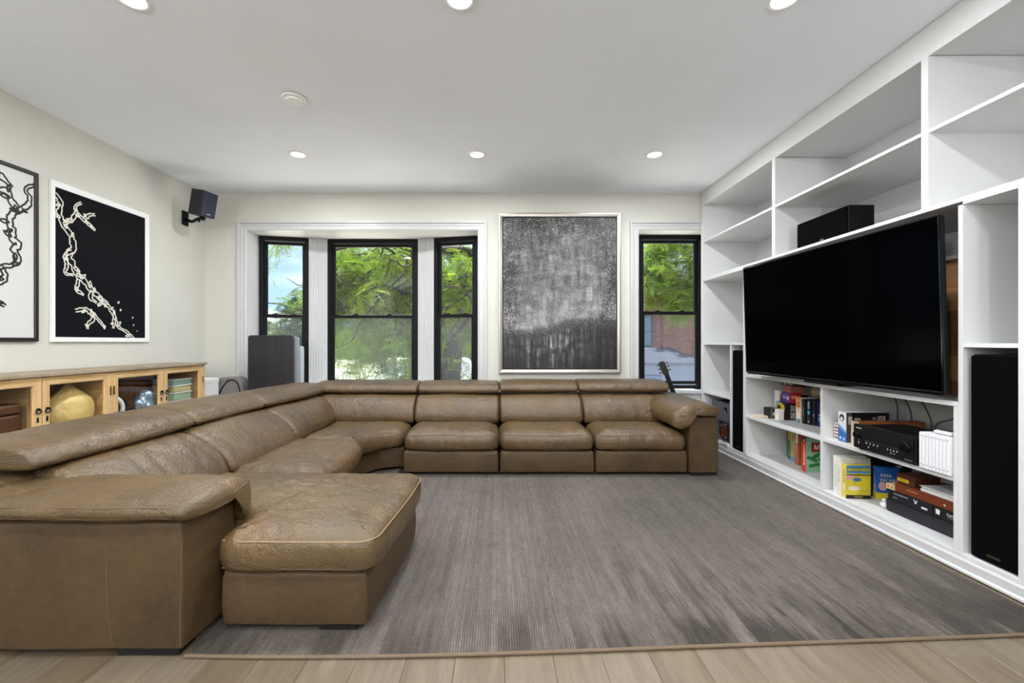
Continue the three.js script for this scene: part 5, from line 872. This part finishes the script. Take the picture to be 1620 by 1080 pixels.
// corner behind the sofa
{
  const t = thing('white_box', 'tall plain white box between the sideboard and the room corner', 'box', null, V(-3.3, 0.0005, -4.82));
  part(t, 'carton', box(-0.17, 0.13, 0, 0.79, -0.13, 0.13, 0.006), M.white); part(t, 'lid', box(-0.173, 0.133, 0.745, 0.797, -0.133, 0.133, 0.004), M.white);
}
{
  const t = thing('instrument_case', 'grey soft instrument case with black piping, standing in the corner', 'case', null, V(-3.09, 0.0005, -5.06));
  const s = new THREE.Shape(); s.moveTo(-0.17, 0); s.lineTo(0.14, 0); s.quadraticCurveTo(0.17, 0.4, 0.145, 0.7); s.quadraticCurveTo(0.13, 0.785, 0.05, 0.785); s.lineTo(-0.12, 0.775); s.quadraticCurveTo(-0.19, 0.7, -0.17, 0);
  const g = extrude(s, 0.15, 0.012); g.translate(0, 0, -0.09); part(t, 'case_body', boxUV(g), std('#77736e', { roughness: 0.8 }));
  const line = (pts, r) => part(t, 'piping', tube(pts.map(([x, y]) => V(x, y, 0.075)), r, 8), M.blackPlastic);
  line([[0.145, 0.1], [0.152, 0.4], [0.13, 0.68], [0.09, 0.755], [0.02, 0.765], [-0.05, 0.7], [-0.1, 0.6], [-0.13, 0.45]], 0.006);
  line([[-0.16, 0.2], [-0.13, 0.5], [-0.07, 0.66], [0.0, 0.765]], 0.005); part(t, 'handle', tube([V(0.13, 0.52, 0.08), V(0.165, 0.5, 0.085), V(0.17, 0.42, 0.085), V(0.135, 0.4, 0.08)], 0.009, 8), M.blackPlastic);
}
{
  const wood = std('#ffffff', { roughness: 0.35, map: bake(256, 256, (u, v) => { const k = 0.9 + 0.35 * (fbm(u, v, 60, 2, 3, 601) - 0.5) + 0.1 * (fbm(u, v, 9, 2, 2, 603) - 0.5); return [0.175 * k, 0.168 * k, 0.19 * k]; }, { repeat: [1.6, 1] }) });
  const t = thing('folding_table', 'dark wood-grain folding table folded upright before the left bay window', 'table', null, V(-2.595, 0.0005, -5.02));
  const a = extrude(roundRect(-0.255, 0.28, 0.255, 1.275, 0.035), 0.026, 0.003); a.translate(0, 0, 0.02); part(t, 'tabletop', boxUV(a), wood);
  const b = extrude(roundRect(-0.235, 0.3, 0.285, 1.26, 0.035), 0.022, 0.003); b.translate(0, 0, -0.05); part(t, 'tabletop', boxUV(b), std('#8f9298', { roughness: 0.4 }), 'grey underside leaf');
  const c = extrude(roundRect(0.1, 0.3, 0.32, 1.15, 0.03), 0.016, 0.003); c.translate(0, 0, -0.09); part(t, 'extension_leaf', boxUV(c), std('#b9bcc2', { roughness: 0.4 }));
  for (const x of [-0.2, 0.2]) part(t, 'leg', tube([V(x, 0.0, 0.0), V(x, 0.1, 0), V(x, 0.6, -0.008), V(x, 1.0, -0.01)], 0.012, 10), M.darkMetal);
  part(t, 'crossbar', tube([V(-0.2, 0.2, 0), V(0, 0.2, 0), V(0.2, 0.2, 0)], 0.011, 10), M.darkMetal);
}
{
  const t = thing('guitar', 'guitar leaning behind the right sofa arm, dark headstock and neck showing', 'guitar', null, V(2.235, 0.02, -5.06)); t.rotation.z = 0.35; t.scale.setScalar(0.97);
  const s = new THREE.Shape(); s.moveTo(0, 0); s.bezierCurveTo(0.2, 0, 0.22, 0.2, 0.13, 0.25); s.bezierCurveTo(0.17, 0.3, 0.16, 0.44, 0.0, 0.44); s.bezierCurveTo(-0.16, 0.44, -0.17, 0.3, -0.13, 0.25); s.bezierCurveTo(-0.22, 0.2, -0.2, 0, 0, 0); const hp = new THREE.Path(); hp.absarc(0, 0.3, 0.042, 0, 7, true); s.holes.push(hp);
  const g = extrude(s, 0.08, 0.004); g.translate(0, 0, -0.05); part(t, 'body', boxUV(g), std('#5a3420', { roughness: 0.3 }));
  const bend = (y) => 0.0; part(t, 'neck', merge([box(-0.024, 0.024, 0.36, 0.885, 0.02, 0.042, 0.008)]), std('#2b1c14', { roughness: 0.4 })); part(t, 'fretboard', box(-0.026, 0.026, 0.34, 0.885, 0.0425, 0.048, 0.002), std('#14100e', { roughness: 0.4 }));
  const hd = extrude(polyShape([[-0.026, 0], [0.026, 0], [0.036, 0.03], [0.034, 0.15], [0.012, 0.165], [0, 0.158], [-0.012, 0.165], [-0.034, 0.15], [-0.036, 0.03]]), 0.014, 0.002); hd.rotateX(-0.18); hd.translate(0, 0.885, 0.024); part(t, 'headstock', boxUV(hd), std('#17110e', { roughness: 0.35 }));
  for (let k = 0; k < 6; k++) { const sd = k % 2 ? 1 : -1, y = 0.925 + Math.floor(k / 2) * 0.045, pg = merge([cyl(0.004, 0.004, 0.025, 8).rotateZ(Math.PI / 2).translate(sd * 0.045, y, 0.026), new THREE.SphereGeometry(0.011, 12, 8).scale(1, 0.8, 0.6).translate(sd * 0.06, y, 0.026)]); part(t, 'tuning_peg', pg, M.darkMetal); }
}

// ---------------------------------------------------------------- outside: street, trees, houses
const GY = -1.5;
{
  const asphalt = bake(256, 256, (u, v) => { const k = 0.5 + 0.16 * (fbm(u, v, 40, 40, 3, 701) - 0.5); return [k, k, k * 1.02]; }, { repeat: [0.4, 0.4] });
  struct('road', boxUV(new THREE.BoxGeometry(90, 0.2, 9).translate(0, GY - 0.16, -17.5)), std('#ffffff', { map: asphalt, roughness: 0.9 }));
  const pave = bake(256, 256, (u, v) => { const k = 0.84 + 0.1 * (fbm(u, v, 30, 30, 3, 711) - 0.5); return [k, k * 0.985, k * 0.95]; }, { repeat: [0.5, 0.5] });
  const pm = std('#ffffff', { map: pave, roughness: 0.9 });
  struct('sidewalk', boxUV(new THREE.BoxGeometry(90, 0.2, 6.9).translate(0, GY - 0.1, -9.4)), pm);
  struct('sidewalk', boxUV(new THREE.BoxGeometry(90, 0.2, 5).translate(0, GY - 0.1, -24.6)), pm);
  struct('ground', boxUV(new THREE.BoxGeometry(140, 0.2, 40).translate(0, GY - 0.12, -47)), std('#8f948c', { roughness: 1 }));
  struct('facade_base', boxUV(new THREE.BoxGeometry(8, 1.35, 0.3).translate(-0.2, GY + 0.675, ZB - 0.5)), std('#7b5a4b', { roughness: 0.9 }));
}
const barkMap = bake(256, 512, (u, v) => { const k = 0.55 + 0.9 * (fbm(u, v, 14, 9, 4, 721) - 0.5); return [0.2 * k + 0.04, 0.185 * k + 0.036, 0.15 * k + 0.034]; }, { repeat: [1, 1] });
const bark = std('#ffffff', { map: barkMap, bumpMap: barkMap, bumpScale: 0.02, roughness: 0.95 }), paleBark = std('#c9b096', { map: barkMap, roughness: 0.9 });
const leafMat = (c) => new THREE.MeshPhysicalMaterial({ color: new THREE.Color(c), roughness: 0.85, transmission: 0.45, thickness: 0, side: THREE.DoubleSide, specularIntensity: 0.3 });
const leafA = leafMat('#6f8a2a'), leafB = leafMat('#577434'), leafC = leafMat('#506a3a');
function frond(pairs, len, leaf, wide) {              // a compound leaf: pairs of narrow leaflets along a drooping stalk
  const P = [], add = (a, b, c) => P.push(...a, ...b, ...c);
  for (let i = 0; i < pairs; i++) for (const s of [-1, 1]) {
    const t = (i + 0.5) / pairs, x = t * len, y = -0.35 * len * t * t, l = leaf * (0.75 + 0.5 * Math.sin(Math.PI * t)), w = wide, a = [x, y, 0], tip = [x + l * 0.35, y - l * 0.18, s * l], m1 = [x + w + l * 0.12, y - l * 0.05, s * l * 0.5], m2 = [x - w + l * 0.2, y - l * 0.05, s * l * 0.5];
    add(a, m1, tip); add(a, tip, m2);
  }
  const g = new THREE.BufferGeometry(); g.setAttribute('position', new THREE.Float32BufferAttribute(P, 3)); g.computeVertexNormals(); return g;
}
const fineFrond = frond(9, 0.34, 0.075, 0.014), bigLeaf = frond(5, 0.36, 0.13, 0.03);
function limb(pts, r0, r1, radial = 8) {
  const c = new THREE.CatmullRomCurve3(pts), n = Math.max(8, pts.length * 5), g = new THREE.TubeGeometry(c, n, 1, radial, false), p = g.attributes.position, uv = g.attributes.uv, L = c.getLength();
  for (let i = 0; i <= n; i++) { const t = i / n, o = c.getPointAt(t), r = mix(r0, r1, Math.pow(t, 0.8)); for (let j = 0; j <= radial; j++) { const k = i * (radial + 1) + j; const q = V().fromBufferAttribute(p, k).sub(o).multiplyScalar(r * (1 + 0.18 * N3(j * 1.7, i * 0.9, r0 * 50))).add(o); p.setXYZ(k, q.x, q.y, q.z); uv.setXY(k, uv.getX(k) * L, uv.getY(k)); } }
  g.computeVertexNormals(); return g;
}
// crown: [x, y, z, rx, ry, rz, fronds]; fronds hang from twigs inside each clump
function tree(label, seed, limbs, crown, leaves, geo, size, twigs = true, barkMat = bark) {
  const t = thing('street_tree', label, 'tree', 'trees beyond the windows'), R = rng(seed), G = [];
  limbs.forEach(({ pts, r0, r1, name }) => part(t, name ?? 'branch', limb(pts.map((p) => V(...p)), r0, r1, r0 > 0.1 ? 12 : 7), barkMat));
  const n = crown.reduce((s, c) => s + c[6], 0), im = new THREE.InstancedMesh(geo, leaves, n), m = new THREE.Matrix4(), q = new THREE.Quaternion(), e = new THREE.Euler(), tw = [], col = new THREE.Color();
  let k = 0;
  for (const [x, y, z, rx, ry, rz, c] of crown) {
    const K = Math.max(3, Math.round(c / 22)), spines = [];
    for (let j = 0; j < K; j++) {
      let a, b, d; do { a = R() * 2 - 1; b = R() * 2 - 1; d = R() * 2 - 1; } while (a * a + b * b + d * d > 1);
      const P0 = V(x + a * rx, y + b * ry, z + d * rz), dir = V(R() * 2 - 1, -0.5 - R() * 0.9, R() * 2 - 1).normalize(), l = 0.5 + R() * 0.7; spines.push([P0, dir, l]);
      if (twigs && j % 2 === 0) { const s = V(mix(P0.x, x, 0.6), mix(P0.y, y + ry * 0.5, 0.6), mix(P0.z, z, 0.6)); tw.push(limb([s, s.clone().lerp(P0, 0.6).add(V((R() - 0.5) * 0.2, 0.12, (R() - 0.5) * 0.2)), P0, P0.clone().addScaledVector(dir, l * 0.6)], 0.016, 0.004, 4)); }
    }
    for (let i = 0; i < c; i++) {
      const [P0, dir, l] = spines[i % K], s = R(), p = P0.clone().addScaledVector(dir, l * s).add(V((R() - 0.5) * 0.22, (R() - 0.5) * 0.16, (R() - 0.5) * 0.22));
      e.set((R() - 0.5) * 1.2, R() * 6.283, (R() - 0.5) * 1.3 - 0.35); q.setFromEuler(e); const sc = size * (0.7 + R() * 0.6); m.compose(p, q, V(sc, sc, sc)); im.setMatrixAt(k, m);
      const b = 0.7 + 0.5 * R(); col.setRGB(b * (0.9 + 0.25 * R()), b, b * (0.6 + 0.4 * R())); im.setColorAt(k, col); k++;
    }
  }
  im.name = 'foliage'; im.userData.kind = 'stuff'; im.castShadow = im.receiveShadow = true; t.add(im);
  if (tw.length) { const w = part(t, 'twigs', merge(tw), barkMat); w.userData.kind = 'stuff'; }
  return t;
}
// pixel-free placing: everything below is in metres from the viewpoint
const twigR = rng(4242), gnarled = [];
for (let i = 0; i < 46; i++) {
  const x0 = -0.6 - twigR() * 3.4, y0 = 1.6 + twigR() * 2.2, z0 = -10.6 + twigR() * 1.1, a = (twigR() < 0.5 ? -1 : 1) * (0.4 + twigR()), pts = [[x0, y0, z0]]; let x = x0, y = y0, d = a;
  for (let k = 0; k < 4; k++) { x += d * (0.12 + 0.16 * twigR()); y += -0.12 - 0.22 * twigR() + (twigR() < 0.3 ? 0.3 : 0); d += (twigR() - 0.5) * 1.1; pts.push([x, y, z0 + (twigR() - 0.5) * 0.3]); }
  gnarled.push({ pts, r0: 0.018 + 0.02 * twigR(), r1: 0.006 });
}
tree('large old street tree with a flared dark trunk seen through the right bay window', 801, [
  { name: 'trunk', pts: [[-1.12, GY - 0.1, -11.0], [-1.15, GY + 0.6, -11], [-1.2, 0.4, -11], [-1.12, 1.2, -11.05], [-1.02, 2.2, -11.1]], r0: 0.36, r1: 0.19 },
  { pts: [[-1.34, GY - 0.1, -10.9], [-1.25, GY + 0.3, -10.95], [-1.18, GY + 1.0, -11]], r0: 0.2, r1: 0.12, name: 'root_flare' },
  { pts: [[-1.02, 2.1, -11.1], [-0.7, 2.75, -10.9], [-0.35, 3.3, -10.6], [0.1, 4.3, -10.4]], r0: 0.2, r1: 0.13 },
  { pts: [[-0.35, 3.3, -10.6], [-1.0, 3.35, -10.2], [-1.8, 3.25, -9.8], [-2.6, 3.45, -9.6], [-3.6, 3.2, -9.5]], r0: 0.13, r1: 0.035 },
  { pts: [[-1.05, 2.0, -11.1], [-1.6, 2.7, -11.2], [-2.4, 2.75, -11.1], [-3.2, 2.95, -11], [-4.4, 2.4, -10.8]], r0: 0.1, r1: 0.025 },
  { pts: [[-0.6, 2.9, -10.85], [-1.3, 2.55, -10.4], [-2.1, 2.35, -10.2], [-2.7, 2.5, -10], [-3.3, 2.1, -9.9]], r0: 0.07, r1: 0.018 },
  { pts: [[-2.4, 2.75, -11.1], [-2.6, 2.2, -10.9], [-2.55, 1.6, -10.8], [-2.7, 1.1, -10.7]], r0: 0.04, r1: 0.012 },
  { pts: [[-0.35, 3.3, -10.6], [-0.5, 2.6, -10.3], [-0.85, 2.2, -10.1], [-1.4, 1.9, -10]], r0: 0.05, r1: 0.012 },
  { pts: [[-1.1, 1.3, -11.0], [-0.75, 1.75, -11.0], [-0.68, 2.3, -11.1], [-0.4, 2.9, -11.3]], r0: 0.11, r1: 0.05 },
  ...gnarled,
], [
  [-2.6, 3.2, -10.4, 1.6, 0.7, 0.9, 1500], [-3.4, 2.3, -10.6, 1.1, 0.8, 0.8, 1100], [-1.7, 2.4, -10.6, 0.9, 0.7, 0.7, 900], [-0.6, 3.0, -10.4, 0.8, 0.6, 0.7, 600], [-2.6, 1.6, -11.2, 1.3, 0.8, 0.7, 1300], [-3.7, 1.3, -11.6, 0.9, 0.7, 0.7, 900], [-3.9, 3.0, -10.9, 0.8, 1.1, 0.7, 900], [-2.2, 0.75, -11.8, 1.6, 0.35, 0.6, 700], [-1.2, 2.2, -11.6, 0.8, 1.0, 0.6, 800], [-0.7, 1.9, -12, 0.7, 0.6, 0.6, 450], [-4.7, 3.75, -9.8, 0.8, 0.3, 0.6, 220],
], leafA, fineFrond, 0.85);
tree('tall leafy tree across the street, filling the middle bay window', 802, [
  { name: 'trunk', pts: [[-4.6, GY - 0.1, -22], [-4.55, 0.5, -22], [-4.4, 2.5, -22], [-4.2, 5, -22]], r0: 0.34, r1: 0.16 },
  { pts: [[-4.4, 2.5, -22], [-5.4, 3.8, -21.5], [-6.6, 4.4, -21]], r0: 0.13, r1: 0.03 }, { pts: [[-4.3, 3.4, -22], [-3.2, 4.4, -21.5], [-2.2, 4.8, -21]], r0: 0.12, r1: 0.03 },
], [[-5.0, 4.6, -21.5, 2.1, 2.0, 1.6, 1600], [-2.6, 4.4, -21.6, 1.9, 2.0, 1.6, 1400], [-6.4, 1.8, -22, 1.3, 1.0, 1.2, 700], [-3.4, 2.0, -21, 1.6, 1.0, 1.0, 800]], leafB, bigLeaf, 1.25, false);
tree('broad green tree at the far left, lower half of the left bay window', 803, [
  { name: 'trunk', pts: [[-11, GY - 0.1, -24], [-10.9, 1, -24], [-10.6, 3, -24], [-10.4, 4.4, -24]], r0: 0.3, r1: 0.12 }, { pts: [[-10.7, 2.4, -24], [-11.6, 3.2, -23.6], [-12.4, 3.3, -23.4]], r0: 0.1, r1: 0.03 },
], [[-10.2, 3.2, -23.5, 1.3, 0.9, 1.2, 1000], [-11.6, 1.9, -23.6, 2.1, 0.7, 1.4, 1200], [-9.3, 4.1, -23.2, 0.8, 0.7, 0.9, 500]], leafC, bigLeaf, 1.15, false);
tree('pale green hazy tree beyond the road, behind the wide street tree', 804, [
  { name: 'trunk', pts: [[0.6, GY - 0.1, -27], [0.6, 1, -27], [0.4, 3, -27], [0.2, 5, -27]], r0: 0.3, r1: 0.12 },
], [[-0.4, 4.6, -26.5, 2.4, 2.2, 1.6, 1500], [-2.6, 3.2, -27.5, 2.2, 2.0, 1.4, 1300], [1.6, 3.6, -27, 1.8, 1.8, 1.4, 900]], leafC, bigLeaf, 1.4, false);
tree('bright leafy tree hanging over the brick house, upper half of the right-hand window', 805, [
  { name: 'trunk', pts: [[9.4, GY - 0.1, -17.6], [9.2, 1.5, -17.4], [8.6, 3.6, -17], [7.8, 5, -16.6]], r0: 0.28, r1: 0.12 }, { pts: [[8.6, 3.6, -17], [7.2, 4.2, -16.4], [6.0, 4.0, -16]], r0: 0.1, r1: 0.03 }, { pts: [[8.2, 4.3, -16.8], [7.4, 3.2, -16.2], [6.6, 2.9, -15.8]], r0: 0.06, r1: 0.02 },
], [[6.4, 4.6, -15.8, 1.4, 1.0, 1.0, 1300], [7.6, 4.3, -16.2, 1.2, 1.0, 0.9, 1000], [6.2, 3.4, -15.8, 0.9, 0.6, 0.8, 700], [7.0, 2.95, -16.2, 0.8, 0.32, 0.7, 420], [5.5, 4.0, -15.4, 0.7, 0.9, 0.7, 500]], leafA, fineFrond, 1.15);
[[-16, -38, 5.2, 'far-left'], [-9, -40, 4.6, 'left-centre'], [-2.5, -42, 5.0, 'middle'], [4, -40, 4.8, 'right-centre'], [13, -36, 6.2, 'rightmost']].forEach(([x, z, y, pos], i) => tree(`distant dark tree in the row behind the street, the ${pos} one`, 820 + i, [{ name: 'trunk', pts: [[x, GY - 0.1, z], [x, 1, z], [x + 0.2, y * 0.7, z]], r0: 0.3, r1: 0.1 }], [[x, y * 0.62, z, 3.3, y * 0.55, 1.6, 900]], leafB, bigLeaf, 2.4, false));

// houses
const brickTex = bake(512, 512, (u, v) => { const row = Math.floor(v * 32), x = u * 12 + (row % 2) * 0.5, fx = x - Math.floor(x), fy = v * 32 - row, joint = fx < 0.04 || fy < 0.13, k = 0.85 + 0.3 * (hash(Math.floor(x) % 12, row, 731) - 0.5) + 0.16 * (fbm(u, v, 30, 30, 3, 733) - 0.5); return joint ? [0.5, 0.43, 0.4] : [0.5 * k, 0.3 * k, 0.25 * k]; }, { repeat: [0.42, 0.42] });
const brick = std('#ffffff', { map: brickTex, bumpMap: brickTex, bumpScale: 0.006, roughness: 0.9 }), houseGlass = std('#5f7384', { roughness: 0.1 }), whitePaint = std('#d6d6d2', { roughness: 0.6 }), darkFrame = std('#3b3f47', { roughness: 0.5 });
function houseWindow(parent, x, y, w, h, z, frameMat) {
  const f = part(parent, 'window', mitre(x, y, x + w, y + h, [[0, -0.04], [0, 0.03], [0.02, 0.05], [0.08, 0.05], [0.09, 0.03], [0.09, -0.04]]).translate(0, 0, z), frameMat);
  part(f, 'pane', box(x, x + w, y + h / 2, y + h, z - 0.03, z - 0.01, 0.003), houseGlass); part(f, 'pane', box(x, x + w, y, y + h / 2 - 0.04, z - 0.02, z, 0.003), houseGlass); part(f, 'meeting_rail', box(x, x + w, y + h / 2 - 0.04, y + h / 2, z - 0.02, z + 0.02, 0.004), frameMat); part(f, 'sill', box(x - 0.12, x + w + 0.12, y - 0.16, y - 0.09, z - 0.02, z + 0.12, 0.01), whitePaint);
}
{
  const t = thing('brick_house', 'red brick house with a dark framed window, seen through the right-hand window', 'building');
  part(t, 'wall', box(6.1, 17, GY, 3.7, -30, -23, 0.01), brick); part(t, 'cornice', box(6.0, 17.1, 3.7, 3.95, -30, -22.8, 0.03), darkFrame); part(t, 'pilaster', box(8.65, 9.0, GY, 3.68, -23.01, -22.9, 0.01), brick);
  houseWindow(t, 7.45, 1.0, 0.62, 1.55, -22.97, darkFrame); houseWindow(t, 11.2, 1.0, 0.8, 1.55, -22.97, darkFrame); houseWindow(t, 13.4, 1.0, 0.8, 1.55, -22.97, darkFrame);
}
{
  const t = thing('hipped_shed', 'low blue-grey shed with a hipped roof in front of the brick house', 'shed', null, V(5.35, GY, -14.6)), g = new THREE.BufferGeometry(), a = [-1.35, 2.05, 1.0], b = [1.35, 2.05, 1.0], c = [1.35, 2.05, -1.0], d = [-1.35, 2.05, -1.0], e = [-0.32, 2.52, 0], f = [0.36, 2.52, 0];
  part(t, 'wall', box(-1.2, 1.2, 0, 2.06, -0.85, 0.85, 0.01), std('#59657c', { roughness: 0.7 }));
  g.setAttribute('position', new THREE.Float32BufferAttribute([a, b, f, a, f, e, b, c, f, c, d, e, c, e, f, d, a, e, a, d, c, a, c, b].flat(), 3)); g.computeVertexNormals(); part(t, 'roof', boxUV(g), std('#20283a', { roughness: 0.9 }));
  part(t, 'fascia', mitre(-1.33, -0.98, 1.33, 0.98, [[0, 0], [0, 0.09], [0.03, 0.09], [0.03, 0]]).rotateX(-Math.PI / 2).translate(0, 1.97, 0), std('#3d475c', { roughness: 0.6 }));
  part(t, 'door', box(-0.9, -0.2, 0.0, 1.65, 0.84, 0.875, 0.01), std('#4c5a75', { roughness: 0.6 }));
}
{
  const t = thing('grey_house', 'pale grey clapboard house at the far left beyond the road', 'building');
  part(t, 'wall', box(-19.6, -15.2, GY, 2.2, -36, -30, 0.02), std('#a9aab6', { roughness: 0.8 }));
  for (let k = 0; k < 11; k++) part(t, 'clapboard', box(-19.65, -15.15, GY + 0.35 * k - 0.02, GY + 0.35 * k + 0.31, -30.0, -29.95, 0.01), std('#a4a7b6', { roughness: 0.8 }));
  const g = extrude(polyShape([[-19.9, 2.2], [-14.9, 2.2], [-17.3, 3.6]]), 6.4); g.translate(0, 0, -36.2); part(t, 'roof', boxUV(g), std('#7f8391', { roughness: 0.8 }));
  houseWindow(t, -17.4, 0.3, 0.9, 1.3, -29.93, whitePaint); houseWindow(t, -18.9, 0.3, 0.9, 1.3, -29.93, whitePaint);
}
// parked cars and a street sign
function car(label, x, z, color, van) {
  const t = thing('parked_car', label, 'car', 'cars parked along the road', V(x, GY - 0.06, z)), m = std(color, { roughness: 0.3, metalness: 0.1 }), H2 = van ? 2.0 : 1.45;
  const body = van ? [[-2.3, 0.3], [2.2, 0.3], [2.35, 0.5], [2.3, 1.0], [1.75, 1.15], [1.25, 1.95], [1.1, 2.0], [-2.2, 2.0], [-2.35, 1.9], [-2.4, 0.5]] : [[-2.1, 0.28], [2.1, 0.28], [2.2, 0.5], [2.15, 0.8], [1.2, 0.92], [0.45, 1.4], [-0.9, 1.45], [-1.6, 1.0], [-2.15, 0.92], [-2.2, 0.5]];
  const g = extrude(polyShape(body), 1.6, 0.06); g.translate(0, 0, -0.8); part(t, 'body', boxUV(g), m);
  const win = van ? [[0.55, 1.15], [1.55, 1.15], [1.15, 1.82], [0.55, 1.82]] : [[-1.4, 0.98], [1.0, 0.98], [0.42, 1.34], [-0.85, 1.37]]; const w = extrude(polyShape(win), 1.68); w.translate(0, 0, -0.84 - 0.03); w.scale(1, 1, 1.04); part(t, 'window', boxUV(w), std('#1c2530', { roughness: 0.1 }));
  for (const wx of [-1.35, 1.35]) for (const wz of [-0.72, 0.72]) { const wh = part(t, 'wheel', cyl(0.32, 0.32, 0.22, 24).rotateX(Math.PI / 2).translate(wx, 0.32, wz), M.blackPlastic); part(wh, 'hub', cyl(0.19, 0.19, 0.24, 16).rotateX(Math.PI / 2).translate(wx, 0.32, wz), M.steel); }
  for (const lz of [-0.6, 0.6]) part(t, 'lamp', box(van ? 2.28 : 2.17, van ? 2.42 : 2.27, 0.6, 0.72, lz - 0.14, lz + 0.14, 0.02), M.white);
}
car('white van parked across the road, right of the street sign', -2.6, -19.3, '#e9ecef', true);
car('silver car parked on the road behind the street sign', -7.6, -19.2, '#c5cad1', false);
car('dark blue car parked at the right end of the row of cars', 2.5, -19.3, '#2f3f58', false);
{
  const t = thing('street_sign', 'pale octagonal street sign on a thin post at the kerb', 'sign', null, V(-3.4, GY, -14.4));
  part(t, 'post', cyl(0.03, 0.035, 2.15, 10).translate(0, 1.07, 0), std('#8f9498', { roughness: 0.5 }));
  const g = cyl(0.2, 0.2, 0.012, 8); g.rotateY(Math.PI / 8); g.rotateX(Math.PI / 2); g.translate(0, 2.0, 0.042); part(t, 'plate', g, std('#c9ced3', { roughness: 0.5 }), 'bare back of an octagonal plate');
}

scene.traverse((o) => { if (o.isLight && o.shadow) o.castShadow = true; });
renderer.render(scene, camera);
